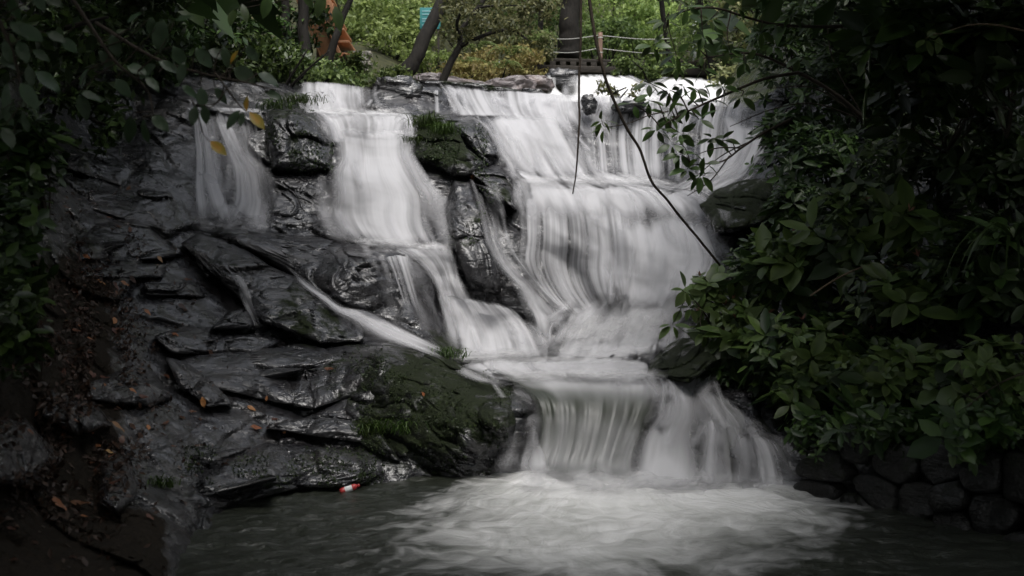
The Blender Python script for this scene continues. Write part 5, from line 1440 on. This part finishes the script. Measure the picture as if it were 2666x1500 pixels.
hero('leafy branch crossing above the left fall', [(250,60,5.4),(400,150,5.3),(520,190,5.2),(640,215,5.1),(720,235,5.1)], [.012,.003],
    [(410,160,65,20,5.2),(405,165,60,140,5.2),(470,222,55,30,5.2),(525,228,55,85,5.2),(560,228,50,55,5.2),(610,175,75,35,5.2),(670,190,65,25,5.2),(690,238,50,20,5.2),(510,125,70,50,5.2),(540,130,60,20,5.2),
     (600,165,40,-60,5.2,'y'),(450,120,60,60,5.2),(580,120,60,70,5.2),(640,120,55,50,5.2),(480,160,60,100,5.2)], 3, LEAF_F)
hero('drooping twig with yellow leaves in front of the left fall', [(560,190,5.1),(590,230,5.1),(620,270,5.1),(640,290,5.1)], [.006,.003],
    [(642,290,42,-92,5.1,'y'),(650,293,62,45,5.1,'y'),(625,288,60,128,5.1),(632,292,42,95,5.1),(510,275,55,100,5.1),(530,275,48,80,5.1)], 4, LEAF_F)
hero('single hanging twig with one orange-streaked leaf', [(500,260,5.1),(515,300,5.1),(530,350,5.1),(548,370,5.1)], [.004,.002], [(548,368,60,38,5.1,'y')], 5, LEAF_F)
hero('dark branch with broad leaves near the orange stair', [(860,-80,6.0),(870,-20,6.0),(885,30,6.0)], [.008,.003],
    [(872,15,70,75,6),(845,-10,60,110,6),(700,-10,60,100,6),(790,-20,50,60,6),(630,10,55,70,6),(610,25,50,100,6)], 6, LEAF_R)

# vines
def vine(label, pts, rad, seed):
    P = smooth_line([at(*p) for p in pts], 70)
    P = P + 0.035 * (fbm(np.stack([P[:, 2] * 2.5, P[:, 2] * 0 + seed, P[:, 0] * 2], -1), 3, seed)[:, None] - .5) * np.array([1, .3, .3])
    V, F = tube(P, rad, 7, .2, seed)
    tag(link('vine', mesh_np('vine', V, F, M['twig'])), label, 'vine')
vine('long dark vine sweeping down across the main fall', [(1525,-80,8.6),(1545,60,8.6),(1575,190,8.6),(1620,310,8.7),(1665,390,8.8),(1695,470,8.9),(1745,530,9.1),(1800,600,9.4),(1875,690,9.8)], [.016,.014,.012,.013], 1)
vine('straight thin vine hanging in front of the main fall', [(1516,-80,9.2),(1512,100,9.2),(1506,260,9.2),(1502,420,9.2),(1492,505,9.2)], [.014,.012,.009,.006], 2)

# ------------------------------------------------------------------ grass tufts, moss, fallen leaves
def surf_point(px, py):
    px, py = np.atleast_1d(np.asarray(px, float)), np.atleast_1d(np.asarray(py, float))
    e = 6.0
    P = W(px, py, depth_surf(px.copy(), py.copy()))
    A = W(px + e, py, depth_surf(px + e, py.copy())) - W(px - e, py, depth_surf(px - e, py.copy()))
    B = W(px, py - e, depth_surf(px.copy(), py - e)) - W(px, py + e, depth_surf(px.copy(), py + e))
    return P, unit(np.cross(A, B))

def tuft(label, px, py, n, h, spread, seed, mat='grass', D=None):
    r = np.random.default_rng(8000 + seed)
    c = surf_point(px, py)[0][0] if D is None else at(px, py, D)
    t = thing('grass_tuft', label, 'grass', c, 'grass tufts on the rocks')
    parts = []
    for i in range(n):
        b = c + np.array([r.normal() * spread, r.normal() * spread * .5, r.normal() * .02])
        a = r.uniform(0, 6.28); o = np.array([math.cos(a), math.sin(a) * .7 - .2, 0]); s = h * r.uniform(.6, 1.2)
        pts = smooth_line([b, b + o * s * .25 + [0, 0, s * .55], b + o * s * .75 + [0, 0, s * .5], b + o * s * 1.05 + [0, 0, s * .1]], 7)
        S = unit(np.cross(np.gradient(pts, axis=0), [0, 0.3, 1.0])) * np.array([1, 1, .9, .7, .5, .3, .03])[:, None] * .006
        V = np.stack([pts - S, pts + S], 1).reshape(-1, 3)
        parts.append((V, grid_faces(7, 2)))
    V, F = join(parts)
    o = link('blades', mesh_np('blades', V - c, F, M[mat], attrs={'tint': np.repeat(r.random(n), 14)}), t); o['kind'] = 'stuff'
tuft('thick green grass clump on the mossy hump', 1110, 330, 150, .26, .13, 1)
tuft('grass clump draping the right of the mossy hump', 1160, 350, 120, .24, .12, 2)
tuft('grass fringe at the left of the mossy hump', 1085, 375, 80, .18, .10, 3)
tuft('grass tuft at the top of the big moss covered hump', 1160, 930, 70, .16, .10, 4)
tuft('spiky grass tuft low on the big moss covered hump', 960, 1130, 60, .17, .06, 5)
tuft('bright spiky grass tuft beside the spiky low tuft', 1050, 1125, 60, .16, .08, 6)
tuft('small grass tuft on the right shoulder of the big hump', 1250, 990, 90, .11, .14, 7)
tuft('trailing grass on top of the black square block', 775, 268, 130, .20, .18, 8)
tuft('grass tuft on the left of the black square block', 715, 285, 70, .18, .12, 9)
tuft('small grass tuft in the shallow left corner', 430, 1270, 50, .12, .07, 10)
tuft('grass tuft on the dark mossy rock by the short upper curtain', 1035, 232, 90, .22, .12, 11, D=16.2)

def moss_bed(label, boxes, n, L, mat, seed, name='moss'):
    r = np.random.default_rng(seed)
    xs, ys = [], []
    for x0, x1, y0, y1, w in boxes:
        m = int(n * w); xs.append(r.uniform(x0, x1, m)); ys.append(r.uniform(y0, y1, m))
    xs, ys = np.concatenate(xs), np.concatenate(ys)
    keep = fbm(np.stack([xs / 45, ys / 45, xs * 0], -1), 3, seed) > .47
    P, N = surf_point(xs[keep], ys[keep])
    k = len(P)
    Dd = unit(r.normal(size=(k, 3)) + N * .7); Ls = L * r.uniform(.5, 1.5, k)
    V, F = leaf_batch(P - N * .004, Dd, N + .4 * r.normal(size=(k, 3)), Ls, Ls * .6)
    o = foliage_obj(name, V, F, M[mat], None, rs=r); tag(o, label, kind='stuff')
moss_bed('low leafy moss on the near rocks', [(930,1335,930,1235,.55),(860,1040,900,1000,.1),(480,1000,1160,1270,.35)], 15000, .020, 'mossleaf', 201)
moss_bed('leafy moss on the rocks between the streams', [(1070,1270,320,470,.4),(690,870,260,450,.4),(1160,1290,470,640,.2)], 6000, .035, 'mossleaf', 202)

# fallen leaves
DEAD = [oval_leaf_mesh('fallen_leaf', mat_leaf('fallen_leaf_%d' % i, a, b, .45, .1), w, dr, wave=1.5) for i, (a, b, w, dr) in enumerate([
    ((.20,.075,.025), (.30,.13,.05), .5, .2), ((.06,.022,.011), (.10,.040,.02), .45, -.25), ((.26,.14,.06), (.34,.20,.09), .55, .15), ((.035,.016,.010), (.06,.028,.016), .5, .3)])]
JOBS = []
def fallen(label, x, y, lp, kind, ang, group=None):
    JOBS.append((label, x, y, lp, kind, ang, group))
for x, y, lp, kd, ang, lb in [
    (448,870,22,0,80,'orange leaf standing on the low dark rock'),(642,1060,28,0,60,'orange leaf on the wet slope of the near rocks'),(650,1115,34,0,-30,'curled orange leaf on the near rocks'),
    (284,1100,46,2,10,'large tan lobed leaf on the leaf litter'),(272,1176,26,2,-30,'pale tan leaf below the large tan leaf'),(408,668,22,2,70,'pale orange leaf on the pale grey slab'),
    (1096,1022,20,0,90,'small orange leaf on the mossy hump'),(125,1300,60,0,5,'wide orange-brown leaf near the bottom left'),(175,1310,55,1,0,'wide brown leaf beside the orange-brown one'),
    (250,730,26,0,5,'orange leaf on the second pale slab'),(312,735,26,0,-10,'tan leaf on the edge of the second pale slab'),(705,1092,20,1,40,'small brown leaf on the wet slope'),
    (1225,458,24,0,40,'orange leaf on the mossy hump between the streams'),(490,1072,20,1,20,'small brown leaf in front of the pale wedge'),(2500,1125,48,0,40,'orange dead leaf on the right bank'),
    (2465,1080,22,0,10,'bright orange scrap of leaf on the right bank'),(475,728,24,1,0,'reddish leaf on the lowest pale slab')]:
    fallen(lb, x, y, lp, kd, ang)
r = np.random.default_rng(333)
cnt = 0
for k in range(900):
    if cnt >= 150: break
    u_ = r.random()
    if u_ < .35: x, y = r.normal(230, 85), r.normal(760, 110)
    elif u_ < .85: x, y = r.normal(220, 110), r.normal(1080, 110)
    elif u_ < .95: x, y = r.normal(140, 120), r.normal(1400, 60)
    else: x, y = r.normal(650, 180), r.normal(1080, 90)
    if x < 5 or x > 1100 or y < 450 or y > 1495: continue
    where = 'by the pale slabs of the left bank' if y < 860 else 'on the leaf strewn slope of the left bank' if y < 1230 else 'on the dark ground at the bottom left'
    fallen('small brown fallen leaf ' + where, x, y, r.uniform(14, 32), int(r.choice([1, 1, 3, 3, 3, 3, 3, 1, 0])), r.uniform(0, 360), 'fallen leaves ' + where)
    cnt += 1
JP, JN = surf_point([j[1] for j in JOBS], [j[2] for j in JOBS])
for (label, x, y, lp, kind, ang, group), P, N in zip(JOBS, JP, JN):
    n = unit(N + np.array([0, -.3, .4]))
    d = np.array([math.cos(R(ang)), .2, -math.sin(R(ang))]); d = d - n * (d @ n)
    o = put_leaf(DEAD[kind], None, P + n * .012, d, n, lp / FPX * P[1], 'fallen_leaf')
    tag(o, label, 'leaf', group)
# the litter too fine to count
n = 10000
xs_ = np.concatenate([r.normal(230, 110, n // 2), r.normal(200, 130, n // 2)]); ys_ = np.concatenate([r.normal(800, 160, n // 2), r.normal(1120, 150, n // 2)])
ok = (fbm(np.stack([xs_ / 70, ys_ / 70, xs_ * 0], -1), 3, 9) > .46) & (xs_ > -100) & (xs_ < 600) & (ys_ > 480) & (ys_ < 1600)
P_, N_ = surf_point(xs_[ok], ys_[ok]); k = len(P_)
Ls = r.uniform(.025, .07, k)
V_, F_ = leaf_batch(P_ + N_ * .004, unit(r.normal(size=(k, 3))), N_ + .5 * r.normal(size=(k, 3)), Ls, Ls * .5)
o = foliage_obj('leaf_litter', V_, F_, M['leaf_dead'], None, rs=r, spread=.6); tag(o, 'fine brown leaf litter on the left bank', kind='stuff')

# ------------------------------------------------------------------ unseen leaf cover added out of frame to shade the banks and the viewer
def shade_canopy(name, label, boxes, L, seed):
    r = np.random.default_rng(seed)
    parts = []
    for (x0, x1, y0, y1, z0, z1, n) in boxes:
        P = np.stack([r.uniform(x0, x1, n), r.uniform(y0, y1, n), r.uniform(z0, z1, n)], -1)
        keep = fbm(P * np.array([.7, .7, .4]), 3, seed) > .40
        P = P[keep]; k = len(P)
        Ls = L * r.uniform(.7, 1.3, k)
        parts.append(leaf_batch(P, unit(r.normal(size=(k, 3)) * [1, 1, .5]), unit(r.normal(size=(k, 3)) * .6 + [0, 0, 1]), Ls, Ls * .55))
    V, F = join(parts)
    o = foliage_obj(name, V, F, M['leaf_dark'], None, rs=r); tag(o, label, kind='stuff')
shade_canopy('shade_canopy', 'unseen leaves added out of frame to shade both banks', [
    (-14, -3.2, 2, 10.5, 5.6, 8.5, 3640), (-14, -4.4, 10.5, 16.5, 5.6, 9, 2704), (-4.5, -2.6, 10.5, 12.5, 5.6, 8, 468), (-3.2, 3.5, -6, 3.6, 5.0, 8.0, 2600), (3.2, 14, 0, 17, 5.6, 9.0, 4000), (-14, -3.5, -6, 2, 4.5, 8, 1820), (3.5, 14, -6, 0, 4.5, 8, 1820),
    (-14, -6, 14, 24, 6, 11, 2080), (7, 16, 17, 30, 7, 12, 2080),
    (-3.4, -1.7, 1, 11.2, 5.0, 7.5, 1352), (2.4, 3.5, 2, 12, 5.2, 7.5, 624), (2.6, 7, 2, 8.5, 4.6, 6.5, 780),
    (-14, -9, -10, 12, -.5, 6, 2600), (9, 14, -10, 12, -.5, 6, 2600), (-9, 9, -12, -8, -.5, 7, 3120), (2.3, 4.2, 3, 9.5, 4.5, 6.2, 700)], .58, 5)
